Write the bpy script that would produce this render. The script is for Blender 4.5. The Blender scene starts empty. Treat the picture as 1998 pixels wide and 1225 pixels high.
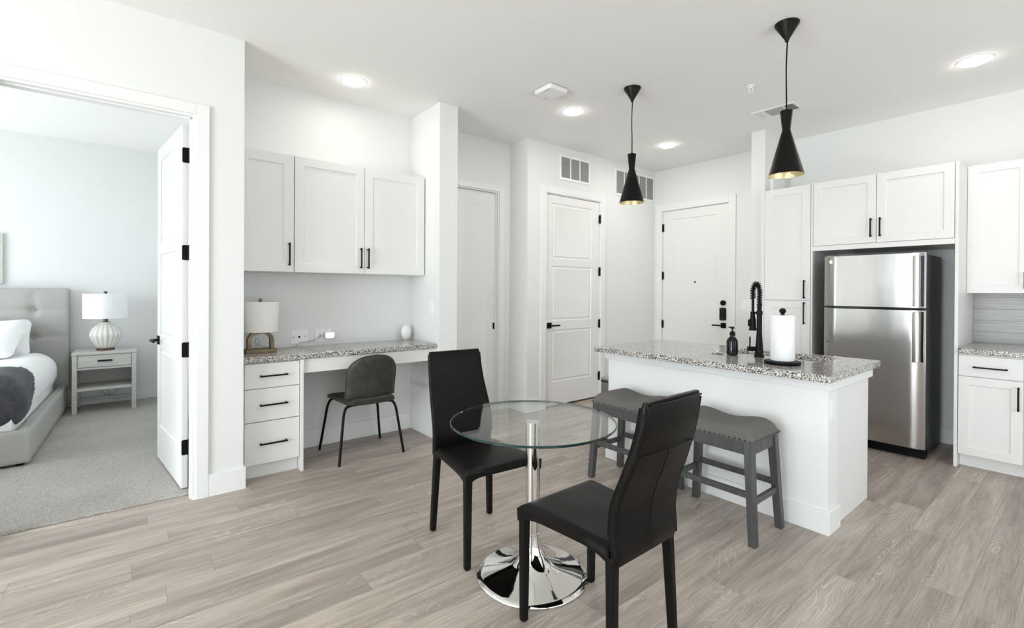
import bpy, bmesh, math, random
from mathutils import Vector, Matrix
from mathutils import noise as mnoise

# ------------------------------------------------------------------ camera, world, lights, exposure
S = bpy.context.scene
COL = S.collection
cam_d = bpy.data.cameras.new('camera'); cam = bpy.data.objects.new('camera', cam_d); COL.objects.link(cam)
S.camera = cam
cr = Vector((0.78044389, -0.62520146, 0.0055201)); cu = Vector((-0.00205493, 0.00626394, 0.99997827)); cf = Vector((0.62522245, 0.78043828, -0.00360391))
cm = Matrix((( cr.x, cu.x, -cf.x, 0.0), (cr.y, cu.y, -cf.y, 0.0), (cr.z, cu.z, -cf.z, 1.35), (0, 0, 0, 1)))
cam.matrix_world = cm
cam_d.sensor_fit = 'HORIZONTAL'; cam_d.sensor_width = 36.0
cam_d.lens = 923.875 / 1998 * 36.0
cam_d.shift_x = 4.2 / 1998; cam_d.shift_y = -43.57 / 1998
cam_d.clip_start = 0.05; cam_d.clip_end = 200

w = bpy.data.worlds.new('sky'); S.world = w; w.use_nodes = True
wn = w.node_tree.nodes; wl = w.node_tree.links
bg = wn['Background']; bg.inputs['Color'].default_value = (0.80, 0.90, 1.0, 1); bg.inputs['Strength'].default_value = 3.4

S.view_settings.view_transform = 'Standard'; S.view_settings.look = 'None'
S.view_settings.gamma = 1.0; S.view_settings.use_curve_mapping = False
S.view_settings.exposure = 0.0
S.cycles.diffuse_bounces = 7; S.cycles.max_bounces = 14; S.cycles.glossy_bounces = 5; S.cycles.transparent_max_bounces = 16
S.cycles.sample_clamp_indirect = 6.0
S.cycles.caustics_reflective = False; S.cycles.caustics_refractive = False

def area(name, loc, rot, sx, sy, power, color, shape='RECTANGLE'):
    l = bpy.data.lights.new(name, 'AREA'); l.shape = shape; l.size = sx; l.size_y = sy
    l.energy = power; l.color = color
    o = bpy.data.objects.new(name, l); COL.objects.link(o); o.location = loc; o.rotation_euler = rot
    return o
R = math.radians
DAY = (0.90, 0.955, 1.0)
area('daylight_living_window', (-5.25, 0.6, 1.45), (0, R(-90), 0), 2.4, 3.3, 265, DAY)       # through window_1
area('added_fill_back', (1.6, -3.78, 1.45), (R(90), 0, 0), 5.4, 2.4, 11, (0.97, 0.98, 1.0))  # added lamp to even the light, through the made-up window_2
area('daylight_bedroom_window', (-3.25, 5.6, 1.5), (0, R(-90), 0), 2.0, 2.4, 97, DAY)         # through window_3
# added lamps low outside the windows, aimed up to brighten the ceilings
area('ceiling_fill_living', (-5.75, 0.5, 0.2), (0, R(-145), 0), 1.0, 3.0, 380, (1.0, 0.98, 0.95))
area('ceiling_fill_back', (1.6, -4.2, 0.2), (R(156), 0, 0), 5.4, 1.0, 262, (1.0, 0.98, 0.95))
area('ceiling_fill_bedroom', (-3.7, 5.6, 0.2), (0, R(-145), 0), 1.0, 2.4, 68, (1.0, 0.98, 0.96))

Xc = 0.596; Yb = 3.611; Yd = 4.215; Xp = 2.135; Xp2 = 2.327; Yp = 3.672; Yba = 4.247; Xc2 = 3.396; Yc = 3.937
Xe = 5.758; Xk = 5.70; Xf = 5.0; ZC = 3.016
random.seed(4)

# ------------------------------------------------------------------ materials
def mat(name, color=(0.8, 0.8, 0.8), rough=0.5, metal=0.0, spec=0.5, **kw):
    m = bpy.data.materials.new(name); m.use_nodes = True
    b = m.node_tree.nodes['Principled BSDF']
    b.inputs['Base Color'].default_value = (*color, 1); b.inputs['Roughness'].default_value = rough
    b.inputs['Metallic'].default_value = metal; b.inputs['Specular IOR Level'].default_value = spec
    for k, v in kw.items(): b.inputs[k].default_value = v
    return m
def nd(m, t, **props):
    n = m.node_tree.nodes.new(t)
    for k, v in props.items(): setattr(n, k, v)
    return n
def lk(m, a, b): m.node_tree.links.new(a, b)
def pb(m): return m.node_tree.nodes['Principled BSDF']
def math_(m, op, a, b=None, c=None):
    n = nd(m, 'ShaderNodeMath', operation=op)
    for i, x in enumerate((a, b, c)):
        if x is None: continue
        if isinstance(x, (int, float)): n.inputs[i].default_value = x
        else: lk(m, x, n.inputs[i])
    return n.outputs[0]
def ramp(m, fac, stops, interp='LINEAR'):
    n = nd(m, 'ShaderNodeValToRGB'); n.color_ramp.interpolation = interp
    e = n.color_ramp.elements
    while len(e) < len(stops): e.new(0.5)
    for i, (p, c) in enumerate(stops):
        e[i].position = p; e[i].color = (*c, 1) if len(c) == 3 else c
    lk(m, fac, n.inputs[0]); return n.outputs[0]
def noise_(m, scale, vec=None, detail=2.0, rough=0.5, dist=0.0):
    n = nd(m, 'ShaderNodeTexNoise'); n.inputs['Scale'].default_value = scale; n.inputs['Detail'].default_value = detail
    n.inputs['Roughness'].default_value = rough; n.inputs['Distortion'].default_value = dist
    if vec is not None: lk(m, vec, n.inputs['Vector'])
    return n
def coords(m, kind='Object'):
    return nd(m, 'ShaderNodeTexCoord').outputs[kind]
def world_pos(m):
    return nd(m, 'ShaderNodeNewGeometry').outputs['Position']
def bump(m, h, strength, dist):
    n = nd(m, 'ShaderNodeBump'); n.inputs['Strength'].default_value = strength; n.inputs['Distance'].default_value = dist
    lk(m, h, n.inputs['Height']); lk(m, n.outputs[0], pb(m).inputs['Normal'])
def mixc(m, fac, a, b, mode='MIX'):
    n = nd(m, 'ShaderNodeMix', data_type='RGBA', blend_type=mode)
    for i, x in ((0, fac), (6, a), (7, b)):
        if isinstance(x, (int, float)): n.inputs[i].default_value = x
        elif isinstance(x, tuple): n.inputs[i].default_value = (*x, 1)
        else: lk(m, x, n.inputs[i])
    return n.outputs[2]
def speckle(m, scale, amount, c0, c1):
    n = noise_(m, scale, world_pos(m), 3.0)
    lk(m, ramp(m, n.outputs['Fac'], [(0.35, c0), (0.65, c1)]), pb(m).inputs['Base Color'])

M = {}
M['wall'] = m = mat('wall_paint', (0.745, 0.75, 0.74), 0.75, spec=0.3)
bump(m, noise_(m, 160, world_pos(m), 3).outputs['Fac'], 0.12, 0.002)
M['ceil'] = m = mat('ceiling_paint', (0.85, 0.85, 0.835), 0.9, spec=0.2)
bump(m, noise_(m, 120, world_pos(m), 3).outputs['Fac'], 0.12, 0.002)
M['trim'] = m = mat('trim_paint', (0.785, 0.79, 0.785), 0.38)
bump(m, noise_(m, 60, world_pos(m), 2).outputs['Fac'], 0.02, 0.002)
M['door'] = m = mat('door_paint', (0.775, 0.77, 0.755), 0.42)
bump(m, noise_(m, 60, world_pos(m), 2).outputs['Fac'], 0.02, 0.002)
M['cab'] = m = mat('cabinet_lacquer', (0.745, 0.738, 0.725), 0.42)
bump(m, noise_(m, 40, world_pos(m), 2).outputs['Fac'], 0.02, 0.002)
M['black'] = m = mat('black_metal', (0.005, 0.005, 0.006), 0.42, spec=0.12)
bump(m, noise_(m, 400, coords(m), 2).outputs['Fac'], 0.05, 0.001)
M['gloss_black'] = m = mat('black_gloss', (0.006, 0.006, 0.008), 0.10, spec=0.32); speckle(m, 60, 0, (0.005, 0.005, 0.006), (0.008, 0.008, 0.010))
M['pend'] = m = mat('pendant_black', (0.006, 0.0055, 0.005), 0.40, spec=0.15); bump(m, noise_(m, 300, coords(m), 2).outputs['Fac'], 0.03, 0.001)
M['gold'] = m = mat('hammered_brass', (0.74, 0.64, 0.40), 0.42, 1.0)
v = nd(m, 'ShaderNodeTexVoronoi'); v.inputs['Scale'].default_value = 60; lk(m, coords(m), v.inputs['Vector']); bump(m, v.outputs['Distance'], 0.35, 0.004)
M['leather'] = m = mat('black_leather', (0.006, 0.0052, 0.0048), 0.36, spec=0.13)
v = nd(m, 'ShaderNodeTexVoronoi'); v.inputs['Scale'].default_value = 420; lk(m, coords(m), v.inputs['Vector']); bump(m, v.outputs['Distance'], 0.10, 0.001)
n = noise_(m, 5, coords(m), 4); lk(m, ramp(m, n.outputs['Fac'], [(0.3, (0.33,) * 3), (0.7, (0.45,) * 3)]), pb(m).inputs['Roughness'])
M['pleather'] = m = mat('charcoal_leather', (0.05, 0.048, 0.045), 0.5, spec=0.3)
n = noise_(m, 14, coords(m), 6, 0.7); lk(m, ramp(m, n.outputs['Fac'], [(0.3, (0.024, 0.023, 0.021)), (0.72, (0.056, 0.053, 0.049))]), pb(m).inputs['Base Color'])
bump(m, noise_(m, 260, coords(m), 2).outputs['Fac'], 0.10, 0.001)
M['chrome'] = m = mat('chrome', (0.86, 0.85, 0.83), 0.035, 1.0)
bump(m, noise_(m, 3, coords(m), 1).outputs['Fac'], 0.01, 0.002)
M['steel'] = m = mat('stainless_steel', (0.45, 0.438, 0.42), 0.17, 1.0)
mp = nd(m, 'ShaderNodeMapping'); lk(m, world_pos(m), mp.inputs['Vector']); mp.inputs['Scale'].default_value = (6, 6, 500)
mp2 = nd(m, 'ShaderNodeMapping'); lk(m, world_pos(m), mp2.inputs['Vector']); mp2.inputs['Scale'].default_value = (4, 7, 2.2)
bump(m, math_(m, 'ADD', math_(m, 'MULTIPLY', noise_(m, 1.0, mp.outputs[0], 2).outputs['Fac'], 0.04), math_(m, 'MULTIPLY', noise_(m, 1.0, mp2.outputs[0], 1).outputs['Fac'], 3.0)), 0.25, 0.002)
M['steel_dark'] = m = mat('dark_stainless', (0.36, 0.34, 0.315), 0.28, 1.0); bump(m, noise_(m, 200, coords(m), 2).outputs['Fac'], 0.02, 0.001)
M['fridge_side'] = m = mat('fridge_side_paint', (0.055, 0.056, 0.058), 0.5); bump(m, noise_(m, 220, world_pos(m), 3).outputs['Fac'], 0.35, 0.002)
M['plastic'] = m = mat('white_plastic', (0.82, 0.82, 0.81), 0.35); bump(m, noise_(m, 30, coords(m)).outputs['Fac'], 0.01, 0.001)
M['grey_plastic'] = m = mat('grey_plastic', (0.42, 0.42, 0.42), 0.45); bump(m, noise_(m, 90, coords(m)).outputs['Fac'], 0.05, 0.001)
M['dark'] = m = mat('dark_void', (0.02, 0.02, 0.02), 0.8); speckle(m, 20, 0, (0.018,) * 3, (0.024,) * 3)
M['duct'] = m = mat('duct_grey', (0.30, 0.32, 0.315), 0.8); speckle(m, 14, 0, (0.28, 0.30, 0.295), (0.33, 0.35, 0.345))
M['shade'] = m = mat('linen_shade', (0.80, 0.785, 0.755), 0.85)
mp = nd(m, 'ShaderNodeMapping'); lk(m, coords(m), mp.inputs['Vector']); mp.inputs['Scale'].default_value = (300, 300, 300)
bump(m, noise_(m, 2.0, mp.outputs[0], 2).outputs['Fac'], 0.08, 0.001)
M['bronze'] = m = mat('antique_bronze', (0.20, 0.145, 0.085), 0.38, 0.85); n = noise_(m, 12, coords(m), 4)
lk(m, ramp(m, n.outputs['Fac'], [(0.3, (0.085, 0.060, 0.034)), (0.7, (0.17, 0.128, 0.078))]), pb(m).inputs['Base Color'])
M['wood_brown'] = m = mat('brown_wood', (0.10, 0.055, 0.03), 0.45); speckle(m, 40, 0, (0.08, 0.045, 0.025), (0.14, 0.08, 0.045))
M['ceramic'] = m = mat('white_ceramic', (0.74, 0.72, 0.68), 0.4)
sp_ = nd(m, 'ShaderNodeSeparateXYZ'); lk(m, coords(m), sp_.inputs[0])
ang = math_(m, 'ARCTAN2', sp_.outputs[1], sp_.outputs[0])
rib = math_(m, 'ABSOLUTE', math_(m, 'SINE', math_(m, 'MULTIPLY', ang, 9.0)))               # 18 upright ribs
dash = math_(m, 'SINE', math_(m, 'MULTIPLY', sp_.outputs[2], 560.0))                       # short level dashes between them
gro = math_(m, 'MULTIPLY', math_(m, 'LESS_THAN', math_(m, 'SUBTRACT', rib, math_(m, 'MULTIPLY', dash, 0.10)), 0.62), math_(m, 'GREATER_THAN', dash, -0.35))
gro2 = math_(m, 'MAXIMUM', gro, math_(m, 'LESS_THAN', rib, 0.12))
lk(m, mixc(m, gro2, (0.42, 0.385, 0.335), (0.82, 0.80, 0.765)), pb(m).inputs['Base Color'])
lk(m, mixc(m, gro, (0.82, 0.80, 0.765), (0.46, 0.425, 0.375)), pb(m).inputs['Base Color'])
M['linen_bed'] = m = mat('bed_upholstery', (0.40, 0.39, 0.365), 0.9)
mp = nd(m, 'ShaderNodeMapping'); lk(m, coords(m), mp.inputs['Vector']); mp.inputs['Scale'].default_value = (90, 90, 500)
n = noise_(m, 1.0, mp.outputs[0], 3); lk(m, ramp(m, n.outputs['Fac'], [(0.3, (0.36, 0.35, 0.325)), (0.7, (0.44, 0.43, 0.405))]), pb(m).inputs['Base Color'])
bump(m, n.outputs['Fac'], 0.15, 0.002)
M['white_cloth'] = m = mat('white_cotton', (0.86, 0.86, 0.86), 0.9)
bump(m, noise_(m, 9, coords(m), 4, 0.5, 0.8).outputs['Fac'], 0.35, 0.02)
M['throw'] = m = mat('charcoal_throw', (0.03, 0.03, 0.035), 0.75); pb(m).inputs['Sheen Weight'].default_value = 0.08
n = noise_(m, 14, coords(m), 5, 0.6, 1.0); lk(m, ramp(m, n.outputs['Fac'], [(0.3, (0.028, 0.028, 0.034)), (0.7, (0.065, 0.065, 0.075))]), pb(m).inputs['Base Color'])
bump(m, n.outputs['Fac'], 0.4, 0.01)
def streak_wood(name, ca, cb, rough, axis_scale, sc=1.0):
    m = mat(name, ca, rough)
    mp = nd(m, 'ShaderNodeMapping'); lk(m, coords(m), mp.inputs['Vector']); mp.inputs['Scale'].default_value = axis_scale
    n = noise_(m, sc, mp.outputs[0], 5, 0.6, 0.6)
    lk(m, ramp(m, n.outputs['Fac'], [(0.3, ca), (0.7, cb)]), pb(m).inputs['Base Color']); bump(m, n.outputs['Fac'], 0.08, 0.001)
    return m
M['stool_wood'] = streak_wood('grey_stained_wood', (0.042, 0.042, 0.043), (0.078, 0.077, 0.077), 0.48, (40, 40, 4))
M['pale_wood'] = streak_wood('pale_grey_wood', (0.47, 0.455, 0.425), (0.57, 0.555, 0.52), 0.5, (5, 60, 60))
M['stool_fabric'] = m = mat('grey_fabric', (0.09, 0.085, 0.08), 0.85)
n = noise_(m, 480, coords(m), 2); lk(m, ramp(m, n.outputs['Fac'], [(0.3, (0.075, 0.070, 0.064)), (0.7, (0.160, 0.151, 0.140))]), pb(m).inputs['Base Color']); bump(m, n.outputs['Fac'], 0.2, 0.001)
M['nail'] = m = mat('nailhead_metal', (0.10, 0.10, 0.11), 0.25, 1.0); bump(m, noise_(m, 200, coords(m)).outputs['Fac'], 0.02, 0.001)
M['paper'] = m = mat('paper_towel', (0.80, 0.80, 0.79), 0.95)
v = nd(m, 'ShaderNodeTexVoronoi'); v.inputs['Scale'].default_value = 130; lk(m, coords(m), v.inputs['Vector']); bump(m, v.outputs['Distance'], 0.25, 0.002)
M['carpet'] = m = mat('bedroom_carpet', (0.42, 0.40, 0.37), 1.0, spec=0.1)
n = noise_(m, 190, world_pos(m), 3, 0.75); n2 = noise_(m, 2.2, world_pos(m), 3)
c1 = ramp(m, n.outputs['Fac'], [(0.28, (0.27, 0.255, 0.232)), (0.5, (0.53, 0.505, 0.465)), (0.72, (0.74, 0.71, 0.665))])
c2 = ramp(m, n2.outputs['Fac'], [(0.3, (0.92, 0.92, 0.92)), (0.7, (1.06, 1.06, 1.06))])
lk(m, mixc(m, 1.0, c1, c2, 'MULTIPLY'), pb(m).inputs['Base Color']); bump(m, n.outputs['Fac'], 0.8, 0.010)

# granite: flecks of white, grey, tan and black
def granite():
    m = mat('speckled_granite', (0.5, 0.5, 0.5), 0.10)
    p = world_pos(m)
    nz = noise_(m, 120, p, 2); add = nd(m, 'ShaderNodeMixRGB', blend_type='ADD'); add.inputs[0].default_value = 0.006
    lk(m, p, add.inputs[1]); lk(m, nz.outputs['Color'], add.inputs[2])
    v = nd(m, 'ShaderNodeTexVoronoi'); v.inputs['Scale'].default_value = 205; lk(m, add.outputs[0], v.inputs['Vector'])
    sep = nd(m, 'ShaderNodeSeparateColor'); lk(m, v.outputs['Color'], sep.inputs[0])
    c = ramp(m, sep.outputs[0], [(0.0, (0.022, 0.022, 0.024)), (0.19, (0.10, 0.092, 0.085)), (0.31, (0.27, 0.25, 0.23)), (0.50, (0.47, 0.445, 0.415)), (0.70, (0.60, 0.575, 0.545)), (0.87, (0.74, 0.73, 0.71))], 'CONSTANT')
    lk(m, c, pb(m).inputs['Base Color'])
    return m
M['granite'] = granite()

# vinyl plank floor running along X
def planks():
    m = mat('vinyl_planks', (0.4, 0.35, 0.3), 0.42)
    sep = nd(m, 'ShaderNodeSeparateXYZ'); lk(m, world_pos(m), sep.inputs[0])
    W_, L_ = 0.152, 1.22
    yv = math_(m, 'DIVIDE', math_(m, 'ADD', sep.outputs[1], 20.0), W_); row = math_(m, 'FLOOR', yv); fy = math_(m, 'FRACT', yv)
    wn1 = nd(m, 'ShaderNodeTexWhiteNoise', noise_dimensions='1D'); lk(m, row, wn1.inputs['W'])
    xv = math_(m, 'ADD', math_(m, 'DIVIDE', math_(m, 'ADD', sep.outputs[0], 20.0), L_), math_(m, 'MULTIPLY', wn1.outputs['Value'], 7.31))
    colm = math_(m, 'FLOOR', xv); fx = math_(m, 'FRACT', xv)
    cid = nd(m, 'ShaderNodeCombineXYZ'); lk(m, row, cid.inputs[0]); lk(m, colm, cid.inputs[1])
    wn2 = nd(m, 'ShaderNodeTexWhiteNoise', noise_dimensions='2D'); lk(m, cid.outputs[0], wn2.inputs['Vector'])
    ids = nd(m, 'ShaderNodeSeparateColor'); lk(m, wn2.outputs['Color'], ids.inputs[0])
    # per plank shifted coordinates
    gv = nd(m, 'ShaderNodeCombineXYZ')
    lk(m, math_(m, 'ADD', sep.outputs[0], math_(m, 'MULTIPLY', ids.outputs[0], 37.0)), gv.inputs[0])
    lk(m, math_(m, 'ADD', sep.outputs[1], math_(m, 'MULTIPLY', ids.outputs[1], 23.0)), gv.inputs[1])
    lk(m, math_(m, 'MULTIPLY', ids.outputs[2], 11.0), gv.inputs[2])
    def stretched(sx, sy):
        mp = nd(m, 'ShaderNodeMapping'); lk(m, gv.outputs[0], mp.inputs['Vector']); mp.inputs['Scale'].default_value = (sx, sy, 1); return mp.outputs[0]
    fine = noise_(m, 1.0, stretched(5, 210), 5, 0.65).outputs['Fac']
    broad = noise_(m, 1.0, stretched(1.3, 13), 3, 0.55, 0.6).outputs['Fac']
    cath = noise_(m, 1.0, stretched(1.3, 6.0), 1.5, 0.4, 0.3).outputs['Fac']
    rings = math_(m, 'SINE', math_(m, 'MULTIPLY', cath, 210.0))
    mask = ramp(m, noise_(m, 1.0, stretched(0.8, 3.5), 2).outputs['Fac'], [(0.47, (0, 0, 0)), (0.66, (1, 1, 1))])
    base = ramp(m, broad, [(0.25, (0.258, 0.215, 0.184)), (0.5, (0.370, 0.318, 0.279)), (0.75, (0.485, 0.429, 0.385))])
    tone = ramp(m, ids.outputs[0], [(0.0, (0.86, 0.86, 0.86)), (0.5, (1.0, 0.995, 0.985)), (1.0, (1.12, 1.11, 1.09))])
    c = mixc(m, 1.0, base, tone, 'MULTIPLY')
    fr = ramp(m, fine, [(0.30, (0.72, 0.71, 0.70)), (0.5, (1, 1, 1)), (0.70, (1.22, 1.22, 1.22))])
    c = mixc(m, 0.85, c, mixc(m, 1.0, c, fr, 'MULTIPLY'))
    rr = ramp(m, rings, [(0.62, (0.95, 0.945, 0.94)), (1.0, (1.46, 1.48, 1.50))])
    c = mixc(m, math_(m, 'MULTIPLY', mask, 0.8), c, mixc(m, 1.0, c, rr, 'MULTIPLY'))
    ey = math_(m, 'MINIMUM', fy, math_(m, 'SUBTRACT', 1.0, fy)); ex = math_(m, 'MINIMUM', fx, math_(m, 'SUBTRACT', 1.0, fx))
    sy_ = math_(m, 'LESS_THAN', ey, 0.0075); sx_ = math_(m, 'LESS_THAN', ex, 0.0010)
    seam = math_(m, 'MAXIMUM', sy_, sx_)
    c = mixc(m, math_(m, 'MULTIPLY', seam, 0.45), c, (0.12, 0.10, 0.085))
    lk(m, c, pb(m).inputs['Base Color'])
    lk(m, ramp(m, fine, [(0.3, (0.50,) * 3), (0.7, (0.36,) * 3)]), pb(m).inputs['Roughness'])
    bump(m, math_(m, 'SUBTRACT', math_(m, 'MULTIPLY', fine, 0.5), seam), 0.12, 0.001)
    return m
M['planks'] = planks()

# backsplash tile: long grey wood-look tiles laid level
def backsplash():
    m = mat('grey_wood_tile', (0.4, 0.4, 0.4), 0.35)
    sep = nd(m, 'ShaderNodeSeparateXYZ'); lk(m, world_pos(m), sep.inputs[0])
    zv = math_(m, 'DIVIDE', math_(m, 'SUBTRACT', sep.outputs[2], 0.918), 0.098); fz = math_(m, 'FRACT', zv); row = math_(m, 'FLOOR', zv)
    wn1 = nd(m, 'ShaderNodeTexWhiteNoise', noise_dimensions='1D'); lk(m, row, wn1.inputs['W'])
    gv = nd(m, 'ShaderNodeCombineXYZ'); lk(m, math_(m, 'MULTIPLY', sep.outputs[1], 3.0), gv.inputs[0]); lk(m, math_(m, 'MULTIPLY', sep.outputs[2], 60.0), gv.inputs[1]); lk(m, math_(m, 'MULTIPLY', wn1.outputs['Value'], 9.0), gv.inputs[2])
    n = noise_(m, 1.0, gv.outputs[0], 4, 0.6, 0.8)
    c = ramp(m, n.outputs['Fac'], [(0.3, (0.32, 0.315, 0.305)), (0.7, (0.43, 0.425, 0.415))])
    e = math_(m, 'LESS_THAN', math_(m, 'MINIMUM', fz, math_(m, 'SUBTRACT', 1.0, fz)), 0.02)
    lk(m, mixc(m, e, c, (0.16, 0.16, 0.155)), pb(m).inputs['Base Color'])
    bump(m, math_(m, 'SUBTRACT', 1.0, e), 0.3, 0.002)
    return m
M['tile'] = backsplash()

def emit(name, color, strength):
    m = bpy.data.materials.new(name); m.use_nodes = True; nt = m.node_tree
    nt.nodes.remove(nt.nodes['Principled BSDF']); e = nt.nodes.new('ShaderNodeEmission')
    e.inputs[0].default_value = (*color, 1); e.inputs[1].default_value = strength
    nt.links.new(e.outputs[0], nt.nodes['Material Output'].inputs[0]); return m
M['lamp'] = emit('lit_led_disc', (1.0, 0.965, 0.91), 28.0)
M['night'] = emit('lit_night_light', (1.0, 0.98, 0.94), 2.2)

def clear_glass(name, tint, refl=1.0):
    m = bpy.data.materials.new(name); m.use_nodes = True; nt = m.node_tree; nt.nodes.remove(nt.nodes['Principled BSDF'])
    tr = nt.nodes.new('ShaderNodeBsdfTransparent'); tr.inputs[0].default_value = (*tint, 1)
    gl = nt.nodes.new('ShaderNodeBsdfGlossy'); gl.inputs['Roughness'].default_value = 0.01
    lw = nt.nodes.new('ShaderNodeLayerWeight'); lw.inputs['Blend'].default_value = 0.5
    f = math_(m, 'MULTIPLY', math_(m, 'ADD', math_(m, 'MULTIPLY', math_(m, 'POWER', lw.outputs['Facing'], 5.0), 0.96), 0.04), refl)
    mx = nt.nodes.new('ShaderNodeMixShader'); nt.links.new(f, mx.inputs[0]); nt.links.new(tr.outputs[0], mx.inputs[1]); nt.links.new(gl.outputs[0], mx.inputs[2])
    nt.links.new(mx.outputs[0], nt.nodes['Material Output'].inputs[0]); return m
M['glass'] = clear_glass('clear_table_glass', (0.965, 0.985, 0.975), 0.9)
M['pane'] = clear_glass('window_glass', (0.97, 0.98, 0.98))
M['edge_glass'] = m = mat('glass_edge_green', (0.010, 0.035, 0.030), 0.08); speckle(m, 30, 0, (0.008, 0.028, 0.024), (0.014, 0.045, 0.040))

# ------------------------------------------------------------------ mesh helpers
OFF = {}
def tag(o, label=None, cat=None, group=None, kind=None):
    if label: o['label'] = label
    if cat: o['category'] = cat
    if group: o['group'] = group
    if kind: o['kind'] = kind
    return o
def thing(name, loc, label, cat, group=None, world=True, kind=None):
    o = bpy.data.objects.new(name, None); COL.objects.link(o); o.empty_display_size = 0.1
    o.location = loc
    OFF[o.name] = Vector(loc) if world else Vector((0, 0, 0))
    return tag(o, label, cat, group, kind)
class MB:
    def __init__(s): s.bm = bmesh.new(); s.mats = ['']
    def face(s, vs, mi=0):
        try:
            f = s.bm.faces.new(vs); f.material_index = mi; return f
        except ValueError: return None
    def poly(s, pts, mi=0): return s.face([s.bm.verts.new(p) for p in pts], mi)
    def box(s, x0, x1, y0, y1, z0, z1, mi=0):
        x0, x1 = sorted((x0, x1)); y0, y1 = sorted((y0, y1)); z0, z1 = sorted((z0, z1))
        v = [s.bm.verts.new(p) for p in ((x0, y0, z0), (x1, y0, z0), (x1, y1, z0), (x0, y1, z0), (x0, y0, z1), (x1, y0, z1), (x1, y1, z1), (x0, y1, z1))]
        for q in ((0, 3, 2, 1), (4, 5, 6, 7), (0, 1, 5, 4), (1, 2, 6, 5), (2, 3, 7, 6), (3, 0, 4, 7)): s.face([v[i] for i in q], mi)
        return s
    def bar(s, a, b, wx, wy, wx2=None, wy2=None, up=(0, 1, 0)):
        """square bar from a to b, section wx along side axis, wy along up axis; may taper"""
        a = Vector(a); b = Vector(b); d = (b - a).normalized(); u = Vector(up); side = u.cross(d).normalized(); u = d.cross(side)
        wx2 = wx if wx2 is None else wx2; wy2 = wy if wy2 is None else wy2
        L = []
        for p, p_, q_ in ((a, wx, wy), (b, wx2, wy2)):
            L.append([s.bm.verts.new(p + side * (i * p_ / 2) + u * (j * q_ / 2)) for i, j in ((-1, -1), (1, -1), (1, 1), (-1, 1))])
        s.face(L[0][::-1]); s.face(L[1])
        for i in range(4): s.face([L[0][i], L[0][(i + 1) % 4], L[1][(i + 1) % 4], L[1][i]])
        return s
    def loft(s, loops, caps=True, mi=0, closed=True):
        L = [[s.bm.verts.new(p) for p in lp] for lp in loops]
        n = len(L[0])
        for a, b in zip(L[:-1], L[1:]):
            for i in range(n if closed else n - 1):
                j = (i + 1) % n; s.face([a[i], a[j], b[j], b[i]], mi)
        if caps: s.face(L[0][::-1], mi); s.face(L[-1], mi)
        return s
    def lathe(s, prof, c=(0, 0, 0), n=32, caps=True, mi=0):
        loops = [[(c[0] + r * math.cos(2 * math.pi * i / n), c[1] + r * math.sin(2 * math.pi * i / n), c[2] + z) for i in range(n)] for r, z in prof]
        return s.loft(loops, caps, mi)
    def cyl(s, a, b, r, n=16, r2=None, mi=0): return s.tube([a, b], r, n, mi, r2)
    def tube(s, pts, r, n=10, mi=0, r2=None):
        P = [Vector(p) for p in pts]; loops = []
        prev = None
        for i, p in enumerate(P):
            d = (P[min(i + 1, len(P) - 1)] - P[max(i - 1, 0)]).normalized()
            if prev is None:
                a = Vector((0, 0, 1)) if abs(d.z) < 0.9 else Vector((1, 0, 0))
                side = d.cross(a).normalized()
            else:
                side = (prev - d * prev.dot(d)).normalized()
            prev = side; up = d.cross(side)
            rr = r if r2 is None else r + (r2 - r) * i / max(1, len(P) - 1)
            loops.append([p + side * (rr * math.cos(2 * math.pi * k / n)) + up * (rr * math.sin(2 * math.pi * k / n)) for k in range(n)])
        return s.loft(loops, True, mi)
    def sphere(s, c, r, seg=16, rings=10, sc=(1, 1, 1), mi=0):
        prof = []
        for i in range(rings + 1):
            t = math.pi * i / rings; prof.append((max(1e-4, r * math.sin(t)), -r * math.cos(t)))
        loops = [[(c[0] + sc[0] * q * math.cos(2 * math.pi * k / seg), c[1] + sc[1] * q * math.sin(2 * math.pi * k / seg), c[2] + sc[2] * z) for k in range(seg)] for q, z in prof]
        return s.loft(loops, True, mi)
    def rbox(s, c, h, r, n=8, fn=None):
        """rounded box: centre c, half sizes h, corner radius r; fn displaces points"""
        t = bmesh.new(); bmesh.ops.create_cube(t, size=2.0); bmesh.ops.subdivide_edges(t, edges=t.edges[:], cuts=n, use_grid_fill=True)
        mp = {}
        for v in t.verts:
            p = Vector((v.co.x * h[0], v.co.y * h[1], v.co.z * h[2]))
            q = Vector([max(-(h[i] - r), min(h[i] - r, p[i])) for i in range(3)])
            d = p - q
            if d.length > 1e-9: p = q + d.normalized() * r
            p = p + Vector(c)
            if fn: p = fn(p)
            mp[v.index] = s.bm.verts.new(p)
        for f in t.faces: s.face([mp[v.index] for v in f.verts])
        t.free(); return s
    def slab(s, Mf, u0, u1, v0, v1, t, recs=(), prof=((0.0, 0.0), (0.004, 0.007))):
        """panelled leaf: front at d=0 through Mf(u,v,d), thickness t; recs are sunk panels; prof = (inset, depth) rings"""
        us = sorted({u0, u1} | {q for r in recs for q in r[:2]}); vs = sorted({v0, v1} | {q for r in recs for q in r[2:]})
        cache = {}
        def V(u, v, d):
            k = (round(u, 6), round(v, 6), round(d, 6))
            if k not in cache: cache[k] = s.bm.verts.new(Mf(u, v, d))
            return cache[k]
        for i in range(len(us) - 1):
            for j in range(len(vs) - 1):
                cu_, cv_ = (us[i] + us[i + 1]) / 2, (vs[j] + vs[j + 1]) / 2
                if any(r[0] < cu_ < r[1] and r[2] < cv_ < r[3] for r in recs): continue
                s.face([V(us[i], vs[j], 0), V(us[i + 1], vs[j], 0), V(us[i + 1], vs[j + 1], 0), V(us[i], vs[j + 1], 0)])
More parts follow.
